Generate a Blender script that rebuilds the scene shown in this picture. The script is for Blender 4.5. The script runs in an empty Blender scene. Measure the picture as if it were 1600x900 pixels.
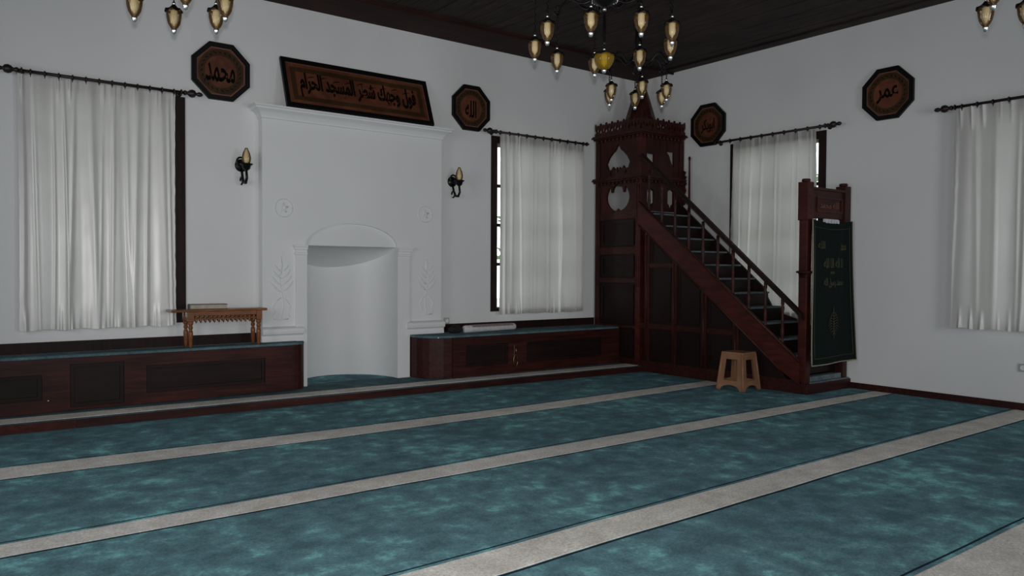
import bpy, bmesh, math, random
from mathutils import Vector, Matrix, noise
from mathutils.geometry import tessellate_polygon
random.seed(7)
sc = bpy.context.scene
COL = sc.collection
PI = math.pi

# ------------------------------------------------------------------ camera
cam = bpy.data.cameras.new('camera')
cam.sensor_width = 36.0
cam.lens = 1207.4 / 1600 * 36
cam.clip_end = 200
co = bpy.data.objects.new('camera', cam)
COL.objects.link(co)
yaw, pitch, roll = 0.9189, -0.0232, 0.0051
f = Vector((math.cos(pitch) * math.cos(yaw), math.cos(pitch) * math.sin(yaw), math.sin(pitch)))
r = f.cross(Vector((0, 0, 1))).normalized()
u = r.cross(f)
r2 = math.cos(roll) * r + math.sin(roll) * u
u2 = -math.sin(roll) * r + math.cos(roll) * u
CAMPOS = Vector((-7.5296, -7.2368, 1.2))
m3 = Matrix((r2, u2, -f)).transposed()
co.matrix_world = Matrix.Translation(CAMPOS) @ m3.to_4x4()
sc.camera = co

# ------------------------------------------------------------------ light and exposure
world = bpy.data.worlds.new('world')
sc.world = world
world.use_nodes = True
wn = world.node_tree.nodes
wn['Background'].inputs[0].default_value = (0.96, 0.97, 1.0, 1)
wn['Background'].inputs[1].default_value = 4.0


def area(name, loc, target, sx, sy, energy, color=(1, 1, 1)):
    l = bpy.data.lights.new(name, 'AREA')
    l.shape = 'RECTANGLE'
    l.size, l.size_y, l.energy, l.color = sx, sy, energy, color
    o = bpy.data.objects.new(name, l)
    COL.objects.link(o)
    o.location = loc
    d = Vector(target) - Vector(loc)
    o.rotation_euler = d.to_track_quat('-Z', 'Y').to_euler()
    return o


# assumed daylight: area lights added at the two windowless walls behind the photographer
area('assumed_daylight_near_wall', (-2.6, -9.3, 1.8), (-2.4, 0, 1.6), 1.3, 2.0, 88, (0.97, 0.985, 1.0))
area('assumed_daylight_near_wall', (-5.9, -9.3, 1.8), (-5.0, 0, 1.3), 1.3, 2.0, 42, (0.97, 0.985, 1.0))
area('assumed_daylight_back_wall', (-9.4, -3.4, 1.9), (0, -2.6, 1.8), 1.3, 2.0, 62, (0.97, 0.985, 1.0))
area('assumed_daylight_back_wall', (-9.4, -6.4, 1.9), (0, -4.5, 1.2), 1.3, 2.0, 34, (0.97, 0.985, 1.0))
# the flash on the camera
fl = bpy.data.lights.new('camera_flash', 'SPOT')
fl.energy, fl.shadow_soft_size, fl.color = 680, 0.03, (1.0, 0.985, 0.97)
fl.spot_size, fl.spot_blend = math.radians(88), 1.0
fo = bpy.data.objects.new('camera_flash', fl)
COL.objects.link(fo)
fo.matrix_world = Matrix.Translation(CAMPOS + Vector((0, 0, 0.12))) @ m3.to_4x4()

sc.view_settings.view_transform = 'Standard'
sc.view_settings.look = 'None'
sc.view_settings.gamma = 1.0
sc.view_settings.exposure = -0.68
sc.view_settings.use_curve_mapping = False

# ------------------------------------------------------------------ materials
def new_mat(name):
    m = bpy.data.materials.new(name)
    m.use_nodes = True
    nt = m.node_tree
    return m, nt, nt.nodes['Principled BSDF'], nt.nodes, nt.links


def coords(nt, scale=(1, 1, 1), kind='Object'):
    tc = nt.nodes.new('ShaderNodeTexCoord')
    mp = nt.nodes.new('ShaderNodeMapping')
    mp.inputs['Scale'].default_value = scale
    nt.links.new(tc.outputs[kind], mp.inputs['Vector'])
    return mp.outputs[0]


def world_coords(nt, scale=(1, 1, 1)):
    g = nt.nodes.new('ShaderNodeNewGeometry')
    mp = nt.nodes.new('ShaderNodeMapping')
    mp.inputs['Scale'].default_value = scale
    nt.links.new(g.outputs['Position'], mp.inputs['Vector'])
    return mp.outputs[0]


def noise_node(nt, vec, scale, detail=4, rough=0.5, dist=0.0):
    n = nt.nodes.new('ShaderNodeTexNoise')
    n.inputs['Scale'].default_value = scale
    n.inputs['Detail'].default_value = detail
    n.inputs['Roughness'].default_value = rough
    n.inputs['Distortion'].default_value = dist
    nt.links.new(vec, n.inputs['Vector'])
    return n.outputs['Fac']


def ramp(nt, fac, stops):
    rp = nt.nodes.new('ShaderNodeValToRGB')
    el = rp.color_ramp.elements
    while len(el) < len(stops):
        el.new(0.5)
    for e, (p, c) in zip(el, stops):
        e.position = p
        e.color = (*c, 1)
    nt.links.new(fac, rp.inputs[0])
    return rp.outputs[0]


def bump(nt, fac, strength, dist=0.01):
    b = nt.nodes.new('ShaderNodeBump')
    b.inputs['Strength'].default_value = strength
    b.inputs['Distance'].default_value = dist
    nt.links.new(fac, b.inputs['Height'])
    return b.outputs[0]


def mix_col(nt, fac, a, b):
    mx = nt.nodes.new('ShaderNodeMix')
    mx.data_type = 'RGBA'
    for s, v in ((mx.inputs[0], fac), (mx.inputs[6], a), (mx.inputs[7], b)):
        if hasattr(v, 'links') or hasattr(v, 'is_linked'):
            nt.links.new(v, s)
        elif isinstance(v, tuple):
            s.default_value = (*v, 1)
        else:
            s.default_value = v
    return mx.outputs[2]


def mat_plaster(name, col, b=0.15):
    m, nt, p, N, L = new_mat(name)
    v = world_coords(nt)
    n1 = noise_node(nt, v, 1.3, 3)
    c = ramp(nt, n1, [(0.3, tuple(x * 0.96 for x in col)), (0.7, col)])
    L.new(c, p.inputs['Base Color'])
    n2 = noise_node(nt, v, 28, 5, 0.6)
    L.new(bump(nt, n2, b, 0.008), p.inputs['Normal'])
    p.inputs['Roughness'].default_value = 0.75
    p.inputs['Specular IOR Level'].default_value = 0.25
    return m


def mat_wood(name, dark, light, rough=0.38, stretch=(14, 14, 1.2), b=0.1, coat=0.0):
    m, nt, p, N, L = new_mat(name)
    v = world_coords(nt, stretch)
    n1 = noise_node(nt, v, 2.2, 5, 0.6, 0.6)
    v2 = world_coords(nt)
    n2 = noise_node(nt, v2, 2.0, 2)
    c1 = ramp(nt, n1, [(0.3, dark), (0.72, light)])
    c2 = ramp(nt, n2, [(0.35, (0.75, 0.75, 0.75)), (0.65, (1.15, 1.1, 1.1))])
    mx = N.new('ShaderNodeMix')
    mx.data_type = 'RGBA'
    mx.blend_type = 'MULTIPLY'
    mx.inputs[0].default_value = 1
    L.new(c1, mx.inputs[6])
    L.new(c2, mx.inputs[7])
    L.new(mx.outputs[2], p.inputs['Base Color'])
    L.new(bump(nt, n1, b, 0.004), p.inputs['Normal'])
    p.inputs['Roughness'].default_value = rough
    p.inputs['Specular IOR Level'].default_value = 0.2
    p.inputs['Coat Weight'].default_value = coat
    p.inputs['Coat Roughness'].default_value = 0.15
    return m


def mat_plain(name, col, rough=0.5, metal=0.0, spec=0.5, b=0.0):
    m, nt, p, N, L = new_mat(name)
    v = coords(nt)
    n = noise_node(nt, v, 30, 3)
    c = ramp(nt, n, [(0.3, tuple(x * 0.85 for x in col)), (0.7, tuple(min(1, x * 1.1) for x in col))])
    L.new(c, p.inputs['Base Color'])
    p.inputs['Roughness'].default_value = rough
    p.inputs['Metallic'].default_value = metal
    p.inputs['Specular IOR Level'].default_value = spec
    if b:
        L.new(bump(nt, n, b, 0.003), p.inputs['Normal'])
    return m


def mat_carpet(name, lo, mid, hi, p0=0.36, p1=0.5, p2=0.66):
    m, nt, p, N, L = new_mat(name)
    v = world_coords(nt, (1, 1, 1))
    # brushed pile: sharp-edged patches of light nap whose density varies over the room
    n_a = noise_node(nt, v, 6.0, 9, 0.66, 0.12)
    n_b = noise_node(nt, v, 1.1, 3, 0.5, 0.0)
    mad = N.new('ShaderNodeMath')
    mad.operation = 'MULTIPLY_ADD'
    mad.inputs[1].default_value = 0.45
    L.new(n_b, mad.inputs[0])
    L.new(n_a, mad.inputs[2])
    sub = N.new('ShaderNodeMath')
    sub.operation = 'SUBTRACT'
    sub.inputs[1].default_value = 0.225
    L.new(mad.outputs[0], sub.inputs[0])
    c = ramp(nt, sub.outputs[0], [(p0, lo), (p1, mid), ((p1 * 2 + p2) / 3, tuple(a * 0.82 + b * 0.18 for a, b in zip(mid, hi))), (p2, hi)])
    fine = noise_node(nt, v, 75, 4, 0.8)
    cf = ramp(nt, fine, [(0.3, (0.66, 0.66, 0.66)), (0.7, (1.30, 1.30, 1.30))])
    mx = N.new('ShaderNodeMix')
    mx.data_type = 'RGBA'
    mx.blend_type = 'MULTIPLY'
    mx.inputs[0].default_value = 1
    L.new(c, mx.inputs[6])
    L.new(cf, mx.inputs[7])
    L.new(mx.outputs[2], p.inputs['Base Color'])
    L.new(bump(nt, fine, 0.5, 0.006), p.inputs['Normal'])
    p.inputs['Roughness'].default_value = 0.9
    p.inputs['Specular IOR Level'].default_value = 0.04
    p.inputs['Sheen Weight'].default_value = 0.0
    return m


def mat_curtain(name, transl=0.25, col=(0.72, 0.72, 0.69)):
    m, nt, p, N, L = new_mat(name)
    v = world_coords(nt, (1, 1, 1))
    n = noise_node(nt, world_coords(nt, (120, 120, 6)), 1.0, 2)
    p.inputs['Base Color'].default_value = (*col, 1)
    p.inputs['Roughness'].default_value = 0.34
    p.inputs['Specular IOR Level'].default_value = 1.0
    p.inputs['IOR'].default_value = 1.7
    L.new(bump(nt, n, 0.08, 0.002), p.inputs['Normal'])
    t = N.new('ShaderNodeBsdfTranslucent')
    t.inputs[0].default_value = (*col, 1)
    mx = N.new('ShaderNodeMixShader')
    mx.inputs[0].default_value = transl
    L.new(p.outputs[0], mx.inputs[1])
    L.new(t.outputs[0], mx.inputs[2])
    L.new(mx.outputs[0], N['Material Output'].inputs[0])
    return m


def mat_glass(name, tint, rough=0.02, body=0.0, bcol=(0.5, 0.3, 0.1)):
    # thin glass: tinted transparency plus a fresnel reflection
    m, nt, p, N, L = new_mat(name)
    N.remove(p)
    tr = N.new('ShaderNodeBsdfTransparent')
    n = noise_node(nt, coords(nt), 9, 1)
    c = ramp(nt, n, [(0.2, tuple(x * 0.92 for x in tint)), (0.8, tint)])
    L.new(c, tr.inputs[0])
    gl = N.new('ShaderNodeBsdfGlossy')
    gl.inputs['Roughness'].default_value = rough
    fr = N.new('ShaderNodeFresnel')
    fr.inputs[0].default_value = 1.5
    mx = N.new('ShaderNodeMixShader')
    L.new(fr.outputs[0], mx.inputs[0])
    L.new(tr.outputs[0], mx.inputs[1])
    L.new(gl.outputs[0], mx.inputs[2])
    last = mx
    if body:
        df = N.new('ShaderNodeBsdfDiffuse')
        df.inputs[0].default_value = (*bcol, 1)
        m2 = N.new('ShaderNodeMixShader')
        m2.inputs[0].default_value = body
        L.new(mx.outputs[0], m2.inputs[1])
        L.new(df.outputs[0], m2.inputs[2])
        last = m2
    L.new(last.outputs[0], N['Material Output'].inputs[0])
    return m


M = {}
M['wall'] = mat_plaster('plaster', (0.76, 0.76, 0.765))
M['white'] = mat_plaster('mihrab_plaster', (0.78, 0.785, 0.79), 0.08)
M['ceiling'] = mat_wood('ceiling_boards', (0.020, 0.014, 0.013), (0.060, 0.042, 0.039), 0.75, (14, 1.2, 14), 0.3)
M['ceiling_red'] = mat_wood('ceiling_border', (0.016, 0.006, 0.005), (0.045, 0.014, 0.011), 0.75, (1.2, 14, 14), 0.2)
M['wood'] = mat_wood('mahogany', (0.018, 0.006, 0.005), (0.062, 0.017, 0.013), 0.4)
M['wood_h'] = mat_wood('mahogany_horizontal', (0.018, 0.006, 0.005), (0.062, 0.017, 0.013), 0.4, (1.2, 14, 14))
M['wood_deep'] = mat_wood('mahogany_dark', (0.009, 0.005, 0.004), (0.020, 0.009, 0.008), 0.5, (1.2, 14, 14))  # a darker mahogany tone for panels, steps and boards
M['wood_red'] = mat_wood('mahogany_red', (0.030, 0.007, 0.006), (0.085, 0.019, 0.013), 0.38, (9, 2, 9))
M['window_wood'] = mat_wood('window_wood', (0.010, 0.005, 0.004), (0.026, 0.009, 0.008), 0.55)
M['table_wood'] = mat_wood('table_wood', (0.13, 0.045, 0.015), (0.26, 0.095, 0.034), 0.3, (3, 14, 14), 0.05, 0.3)
M['teal'] = mat_carpet('teal_carpet', (0.088, 0.168, 0.200), (0.125, 0.245, 0.285), (0.24, 0.56, 0.58), 0.37, 0.51, 0.69)
M['teal_top'] = mat_carpet('teal_runner', (0.075, 0.125, 0.145), (0.10, 0.165, 0.185), (0.14, 0.24, 0.26))
M['beige'] = mat_carpet('beige_carpet', (0.58, 0.55, 0.51), (0.68, 0.655, 0.61), (0.80, 0.78, 0.73))
M['navy'] = mat_carpet('carpet_edge_line', (0.012, 0.024, 0.034), (0.016, 0.032, 0.042), (0.02, 0.04, 0.05))
M['tread'] = mat_carpet('stair_carpet', (0.09, 0.12, 0.14), (0.14, 0.18, 0.20), (0.20, 0.25, 0.27))
M['curtain'] = mat_curtain('satin_curtain', 0.16, (0.64, 0.63, 0.605))
M['curtain_thin'] = mat_curtain('thin_curtain', 0.50, (0.67, 0.655, 0.63))
M['iron'] = mat_plain('black_iron', (0.012, 0.011, 0.011), 0.35, 0.6, 0.5)
M['rod'] = mat_plain('dark_rod', (0.016, 0.010, 0.009), 0.4, 0.0, 0.4)
M['chrome'] = mat_plain('chrome', (0.85, 0.85, 0.85), 0.28, 1.0)
M['brass'] = mat_plain('aged_brass', (0.28, 0.22, 0.13), 0.35, 1.0)
M['candle'] = mat_plain('cream_bulb', (0.98, 0.93, 0.74), 0.4, 0.0, 0.4)
M['amber'] = mat_glass('amber_glass', (0.96, 0.87, 0.72), 0.04, 0.11, (0.50, 0.27, 0.09))
M['amber_deep'] = mat_glass('deep_amber_glass', (0.90, 0.72, 0.20), 0.04, 0.42, (0.42, 0.27, 0.03))
M['clear'] = mat_glass('window_glass', (0.93, 0.96, 0.95))
M['plastic'] = mat_wood('stool_plastic', (0.26, 0.135, 0.075), (0.33, 0.175, 0.10), 0.3, (3, 3, 3), 0.0)
M['frame'] = mat_plain('picture_frame', (0.005, 0.004, 0.004), 0.45, 0.0, 0.2)
M['board'] = mat_wood('plaque_board', (0.085, 0.026, 0.013), (0.16, 0.056, 0.028), 0.55, (4, 4, 4))
M['board_olive'] = mat_wood('plaque_border', (0.030, 0.016, 0.006), (0.060, 0.030, 0.012), 0.55, (4, 4, 4))
M['board_rim'] = mat_plain('plaque_rim', (0.15, 0.062, 0.04), 0.5)
M['ink'] = mat_plain('plaque_lettering', (0.004, 0.003, 0.003), 0.7, 0, 0.05)
M['banner'] = mat_plain('banner_cloth', (0.007, 0.013, 0.012), 0.8, 0, 0.1, 0.3)
M['gold'] = mat_plain('gold_embroidery', (0.05, 0.05, 0.026), 0.6, 0, 0.3)
M['trim'] = mat_plain('pale_trim', (0.30, 0.28, 0.20), 0.6)
M['book'] = mat_plain('book_cover', (0.035, 0.045, 0.042), 0.45)
M['pages'] = mat_plain('book_pages', (0.42, 0.36, 0.27), 0.7)
M['paper'] = mat_plain('pale_cloth', (0.62, 0.61, 0.64), 0.55, 0, 0.5, 0.2)
M['mauve'] = mat_plain('mauve_cloth', (0.26, 0.20, 0.20), 0.6)
M['black'] = mat_plain('black_cloth', (0.008, 0.008, 0.009), 0.8)
M['socket'] = mat_plain('socket_plastic', (0.45, 0.45, 0.45), 0.4)
M['leaf'] = mat_plain('tree_leaf', (0.10, 0.19, 0.06), 0.6)
M['bark'] = mat_plain('tree_bark', (0.10, 0.075, 0.05), 0.8)
M['ground'] = mat_plain('outside_paving', (0.55, 0.54, 0.5), 0.9)

# ------------------------------------------------------------------ mesh helpers
def NB():
    return bmesh.new()


def obj(name, bm, m, parent=None, smooth=False):
    me = bpy.data.meshes.new(name)
    bmesh.ops.recalc_face_normals(bm, faces=bm.faces)
    bm.to_mesh(me)
    bm.free()
    if isinstance(m, (list, tuple)):
        for x in m:
            me.materials.append(x)
    else:
        me.materials.append(m)
    if smooth:
        for p in me.polygons:
            p.use_smooth = True
    o = bpy.data.objects.new(name, me)
    COL.objects.link(o)
    if parent is not None:
        o.parent = parent
    return o


def tag(o, label=None, cat=None, group=None, kind=None):
    if label:
        o['label'] = label
    if cat:
        o['category'] = cat
    if group:
        o['group'] = group
    if kind:
        o['kind'] = kind
    return o


def thing(name, label, cat, loc=(0, 0, 0), rotz=0.0, group=None):
    o = bpy.data.objects.new(name, None)
    o.empty_display_size = 0.1
    COL.objects.link(o)
    o.location = loc
    o.rotation_euler = (0, 0, rotz)
    return tag(o, label, cat, group)


def dup(root, loc, rotz=None, label=None, group=None):
    def cp(o, parent):
        c = o.copy()
        COL.objects.link(c)
        c.parent = parent
        for ch in list(o.children):
            cp(ch, c)
        return c
    n = cp(root, root.parent)
    n.location = loc
    if rotz is not None:
        n.rotation_euler = (0, 0, rotz)
    if label:
        n['label'] = label
    if group:
        n['group'] = group
    return n


def box(bm, x0, x1, y0, y1, z0, z1, mi=0, bev=0.0):
    v = [bm.verts.new(p) for p in ((x0, y0, z0), (x1, y0, z0), (x1, y1, z0), (x0, y1, z0),
                                   (x0, y0, z1), (x1, y0, z1), (x1, y1, z1), (x0, y1, z1))]
    fs = []
    for i in ((0, 3, 2, 1), (4, 5, 6, 7), (0, 1, 5, 4), (1, 2, 6, 5), (2, 3, 7, 6), (3, 0, 4, 7)):
        fc = bm.faces.new([v[j] for j in i])
        fc.material_index = mi
        fs.append(fc)
    if bev:
        es = list({e for fc in fs for e in fc.edges})
        bmesh.ops.bevel(bm, geom=es, offset=bev, segments=2, affect='EDGES', profile=0.6)


def lathe(bm, prof, cx=0, cy=0, z0=0, seg=20, mat=None, axis=None, mi=0):
    """prof: list of (r, z); axis: optional matrix applied to the points."""
    rings = []
    for rr, z in prof:
        ring = []
        for k in range(seg):
            a = 2 * PI * k / seg
            p = Vector((rr * math.cos(a), rr * math.sin(a), z))
            if axis is not None:
                p = axis @ p
            ring.append(bm.verts.new((p.x + cx, p.y + cy, p.z + z0)))
        rings.append(ring)
    for a, b in zip(rings, rings[1:]):
        for k in range(seg):
            fc = bm.faces.new((a[k], a[(k + 1) % seg], b[(k + 1) % seg], b[k]))
            fc.material_index = mi
            fc.smooth = True
    for ring in (rings[0], rings[-1]):
        try:
            fc = bm.faces.new(ring)
            fc.material_index = mi
        except ValueError:
            pass


def tube(bm, pts, rad, seg=8, mi=0):
    pts = [Vector(p) for p in pts]
    rads = rad if isinstance(rad, (list, tuple)) else [rad] * len(pts)
    rings = []
    prev = None
    for i, p in enumerate(pts):
        t = (pts[min(i + 1, len(pts) - 1)] - pts[max(i - 1, 0)]).normalized()
        ref = prev if prev is not None else (Vector((0, 0, 1)) if abs(t.z) < 0.9 else Vector((1, 0, 0)))
        n = (ref - t * ref.dot(t)).normalized()
        prev = n
        b = t.cross(n)
        rings.append([bm.verts.new(p + (n * math.cos(2 * PI * k / seg) + b * math.sin(2 * PI * k / seg)) * rads[i]) for k in range(seg)])
    for a, b in zip(rings, rings[1:]):
        for k in range(seg):
            fc = bm.faces.new((a[k], a[(k + 1) % seg], b[(k + 1) % seg], b[k]))
            fc.smooth = True
            fc.material_index = mi
    for ring in (rings[0], rings[-1]):
        bm.faces.new(ring).material_index = mi


def ball(bm, c, rad, seg=12, sz=1.0, mi=0):
    prof = [(rad * math.sin(PI * i / 8) + 1e-5, -rad * sz * math.cos(PI * i / 8)) for i in range(9)]
    lathe(bm, prof, c[0], c[1], c[2], seg, mi=mi)


def plate(bm, outer, holes, f0, f1, frame='xz', mi=0):
    """A flat board with holes. Points are (a, b); frame xz puts a on x, b on z and the thickness f0..f1 on y;
    yz puts a on y and the thickness on x; xy is a horizontal slab."""
    def P(a, b, t):
        if frame == 'xz':
            return (a, t, b)
        if frame == 'yz':
            return (t, a, b)
        return (a, b, t)
    loops = [list(outer)] + [list(h) for h in holes]
    tris = tessellate_polygon([[Vector((a, b, 0)) for a, b in lp] for lp in loops])
    flat = [q for lp in loops for q in lp]
    A = [bm.verts.new(P(a, b, f0)) for a, b in flat]
    B = [bm.verts.new(P(a, b, f1)) for a, b in flat]
    for t in tris:
        for V in (A, B):
            try:
                bm.faces.new([V[i] for i in t]).material_index = mi
            except ValueError:
                pass
    k = 0
    for lp in loops:
        n = len(lp)
        for i in range(n):
            j = (i + 1) % n
            try:
                bm.faces.new((A[k + i], A[k + j], B[k + j], B[k + i])).material_index = mi
            except ValueError:
                pass
        k += n


def rect(a0, a1, b0, b1):
    return [(a0, b0), (a1, b0), (a1, b1), (a0, b1)]


def arc(cx, cz, rx, rz, a0, a1, n):
    return [(cx + rx * math.cos(a0 + (a1 - a0) * i / n), cz + rz * math.sin(a0 + (a1 - a0) * i / n)) for i in range(n + 1)]


# ------------------------------------------------------------------ Arabic lettering as mesh
AR = {'ا': (0xFE8D, 0), 'ب': (0xFE8F, 1), 'ج': (0xFE9D, 1), 'ح': (0xFEA1, 1), 'د': (0xFEA9, 0), 'ر': (0xFEAD, 0), 'س': (0xFEB1, 1),
      'ش': (0xFEB5, 1), 'ط': (0xFEC1, 1), 'ع': (0xFEC9, 1), 'ف': (0xFED1, 1), 'ك': (0xFED9, 1), 'ل': (0xFEDD, 1), 'م': (0xFEE1, 1),
      'ه': (0xFEE9, 1), 'و': (0xFEED, 0)}


def shape_arabic(s):
    out = []
    for i, ch in enumerate(s):
        if ch not in AR:
            out.append(ch)
            continue
        base, two = AR[ch]
        pv = i > 0 and s[i - 1] in AR and AR[s[i - 1]][1]
        nx = two and i < len(s) - 1 and s[i + 1] in AR
        out.append(chr(base + (3 if pv and nx else 2 if nx else 1 if pv else 0)))
    return ''.join(reversed(out))


def text_mesh(name, s, w, h, thick, m, parent, loc, arabic=True, weight=0.016, sh=0.0):
    """Lettering stretched to w x h, lying in the local xz plane, its front at loc.y - thick."""
    c = bpy.data.curves.new(name, 'FONT')
    c.body = shape_arabic(s) if arabic else s
    c.size = 1
    c.resolution_u = 3
    c.extrude = 0.01
    c.offset = weight
    t = bpy.data.objects.new(name, c)
    COL.objects.link(t)
    bpy.context.view_layer.update()
    me = bpy.data.meshes.new_from_object(t.evaluated_get(bpy.context.evaluated_depsgraph_get()))
    bpy.data.objects.remove(t)
    xs = [v.co.x for v in me.vertices]
    ys = [v.co.y for v in me.vertices]
    x0, x1, y0, y1 = min(xs), max(xs), min(ys), max(ys)
    for v in me.vertices:
        a = (v.co.x - x0) / (x1 - x0) - 0.5
        b = (v.co.y - y0) / (y1 - y0) - 0.5
        d = 0 if v.co.z > 0 else 1
        v.co = (a * w + loc[0] + sh * b, loc[1] - (thick if d else 0), b * h + loc[2])
    me.materials.clear()
    me.materials.append(m)
    o = bpy.data.objects.new(name, me)
    COL.objects.link(o)
    o.parent = parent
    return o


WB = 0.10          # wall_right plane (x)
CZ = 3.75          # ceiling height
RB = -PI / 2       # rotation that turns a wall_left item into a wall_right item

# ------------------------------------------------------------------ room shell
XL, YN = -9.6, -9.6
WIN_A = [(-6.90, -5.665, 0.72, 2.712), (-2.32, -0.93, 0.72, 2.745)]
WIN_B = [(-2.72, -1.50, 0.72, 2.70), (-5.35, -4.12, 0.72, 2.68)]
NX0, NX1, NZ = -4.585, -3.59, 1.43
bm = NB()
plate(bm, rect(XL, WB + 0.4, -0.02, CZ + 0.1), [rect(*w) for w in WIN_A] + [rect(NX0 - 0.02, NX1 + 0.02, 0.0, NZ + 0.02)], 0.0, 0.45)
tag(obj('wall_left', bm, M['wall']), kind='structure')
bm = NB()
plate(bm, rect(YN, 0.45, -0.02, CZ + 0.1), [rect(*w) for w in WIN_B], WB, WB + 0.4, 'yz')
tag(obj('wall_right', bm, M['wall']), kind='structure')
bm = NB()
box(bm, XL - 0.3, XL, YN, 0.45, -0.02, CZ + 0.1)
tag(obj('wall_back', bm, M['wall']), kind='structure')
bm = NB()
box(bm, XL - 0.3, WB + 0.4, YN - 0.3, YN, -0.02, CZ + 0.1)
tag(obj('wall_near', bm, M['wall']), kind='structure')
bm = NB()
box(bm, XL - 0.3, WB + 0.4, YN - 0.3, 0.5, -0.12, -0.03)
tag(obj('floor', bm, M['teal_top']), kind='structure')
bm = NB()
box(bm, XL - 0.3, WB + 0.4, YN - 0.3, 0.5, CZ + 0.03, CZ + 0.13)
ceil = tag(obj('ceiling', bm, M['ceiling']), kind='structure')
# ceiling boards run parallel to wall_right; each is its own board with a shadow gap
x = WB - 0.34
k = 0
proto = None
bm = NB()
box(bm, -0.066, 0.066, YN, -0.60, -0.018, 0.028, bev=0.004)
proto = obj('plank', bm, M['ceiling'], ceil)
proto.location = (x - 0.07, 0, CZ)
while x > XL + 0.2:
    if k:
        c = proto.copy()
        COL.objects.link(c)
        c.location = (x - 0.07, 0, CZ + random.uniform(-0.004, 0.003))
    x -= 0.142
    k += 1
bm = NB()
box(bm, XL, WB, -0.585, 0.0, -0.03, 0.0)
b_ = obj('border_board', bm, M['ceiling_red'], ceil)
b_.location = (0, 0, CZ)
bm = NB()
box(bm, XL, WB, -0.62, -0.585, -0.035, 0.02, bev=0.008)
tube(bm, [(XL, -0.60, -0.04), (WB, -0.60, -0.04)], 0.016, 8)
obj('ceiling_moulding', bm, M['ceiling_red'], ceil).location = (0, 0, CZ)
bm = NB()
box(bm, WB - 0.16, WB, YN, -0.6, -0.03, 0.0)
box(bm, WB - 0.32, WB - 0.175, YN, -0.6, -0.02, 0.0)
tube(bm, [(WB - 0.17, YN, -0.028), (WB - 0.17, -0.6, -0.028)], 0.012, 8)
obj('border_board', bm, M['ceiling'], ceil).location = (0, 0, CZ)

# baseboards
bm = NB()
box(bm, WB - 0.02, WB, YN, -3.02, 0.0, 0.062, bev=0.004)
tag(obj('baseboard_right', bm, M['wood_h']), kind='structure')
for x0, x1 in ((XL, -5.015), (-3.045, -0.70)):
    bm = NB()
    box(bm, x0, x1, -0.025, 0.0, 0.5105, 0.60, bev=0.002)
    tag(obj('baseboard_left', bm, M['window_wood']), kind='structure')

# ------------------------------------------------------------------ outside: paving and a tree by each window that shows a gap
bm = NB()
box(bm, -30, 30, 0.5, 30, -0.6, -0.5)
box(bm, 0.55, 30, -30, 0.5, -0.6, -0.5)
tag(obj('ground', bm, M['ground']), kind='structure')


def tree(loc, label, n=900, rad=1.3, h=1.6):
    t = thing('tree', label, 'tree', loc)
    bm = NB()
    tube(bm, [(0, 0, 0), (0.05, 0.03, h * 0.5), (0, 0, h)], [0.12, 0.09, 0.06])
    for a in range(5):
        an = a * 1.26
        tube(bm, [(0, 0, h * 0.8), (0.4 * math.cos(an), 0.4 * math.sin(an), h + 0.3), (0.8 * math.cos(an), 0.8 * math.sin(an), h + 0.7)], [0.05, 0.03, 0.012], 6)
    obj('trunk', bm, M['bark'], t)
    bm = NB()
    for _ in range(n):
        v = Vector((random.gauss(0, 1), random.gauss(0, 1), random.gauss(0, 1))).normalized() * rad * random.random() ** 0.4
        v.z = v.z * 0.9 + h + 0.7
        a = Vector((random.gauss(0, 1), random.gauss(0, 1), random.gauss(0, 1))).normalized()
        b = a.orthogonal().normalized()
        s = random.uniform(0.05, 0.1)
        bm.faces.new([bm.verts.new(v + a * s), bm.verts.new(v + b * s * 0.5), bm.verts.new(v - a * s), bm.verts.new(v - b * s * 0.5)])
    obj('crown', bm, M['leaf'], t)
    return t


tree((1.6, 3.2, -0.5), 'leafy green tree outside, glimpsed past the left edge of the corner window curtain')
tree((3.4, -1.2, -0.5), 'leafy green tree outside the window behind the pulpit stairs')

# ------------------------------------------------------------------ windows
def window(name, w, h, loc, rot):
    bm = NB()
    fr = 0.085
    fb = 0.04
    plate(bm, rect(0, w, 0, h), [rect(fr, w - (fb if name == 'window_2' else fr), fb, h - fr)], -0.012, 0.22)
    o = obj(name, bm, M['window_wood'])
    o.location = loc
    o.rotation_euler = (0, 0, rot)
    tag(o, kind='structure')
    bm = NB()
    box(bm, w / 2 - 0.03, w / 2 + 0.03, 0.16, 0.20, fb, h - fr)
    obj('mullion', bm, M['window_wood'], o)
    rows = 4
    for i in range(1, rows):
        z = fr + (h - 2 * fr) * i / rows
        bm = NB()
        box(bm, fr, w - fr, 0.165, 0.195, z - 0.018, z + 0.018)
        obj('glazing_bar', bm, M['window_wood'], o)
    for i in range(rows):
        for j in range(2):
            xa = fr if j == 0 else w / 2 + 0.035
            xb = w / 2 - 0.035 if j == 0 else w - fr
            za = (fr + (h - 2 * fr) * i / rows) if i else fb
            zb = fr + (h - 2 * fr) * (i + 1) / rows
            bm = NB()
            box(bm, xa, xb, 0.178, 0.182, za + 0.01, zb - 0.01)
            obj('pane', bm, M['clear'], o)
    return o


for i, (a, b, c, d) in enumerate(WIN_A):
    window('window_%d' % (i + 1), b - a, d - c, (a, 0, c), 0)
for i, (a, b, c, d) in enumerate(WIN_B):
    window('window_%d' % (i + 3), b - a, d - c, (WB, b, c), RB)

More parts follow.
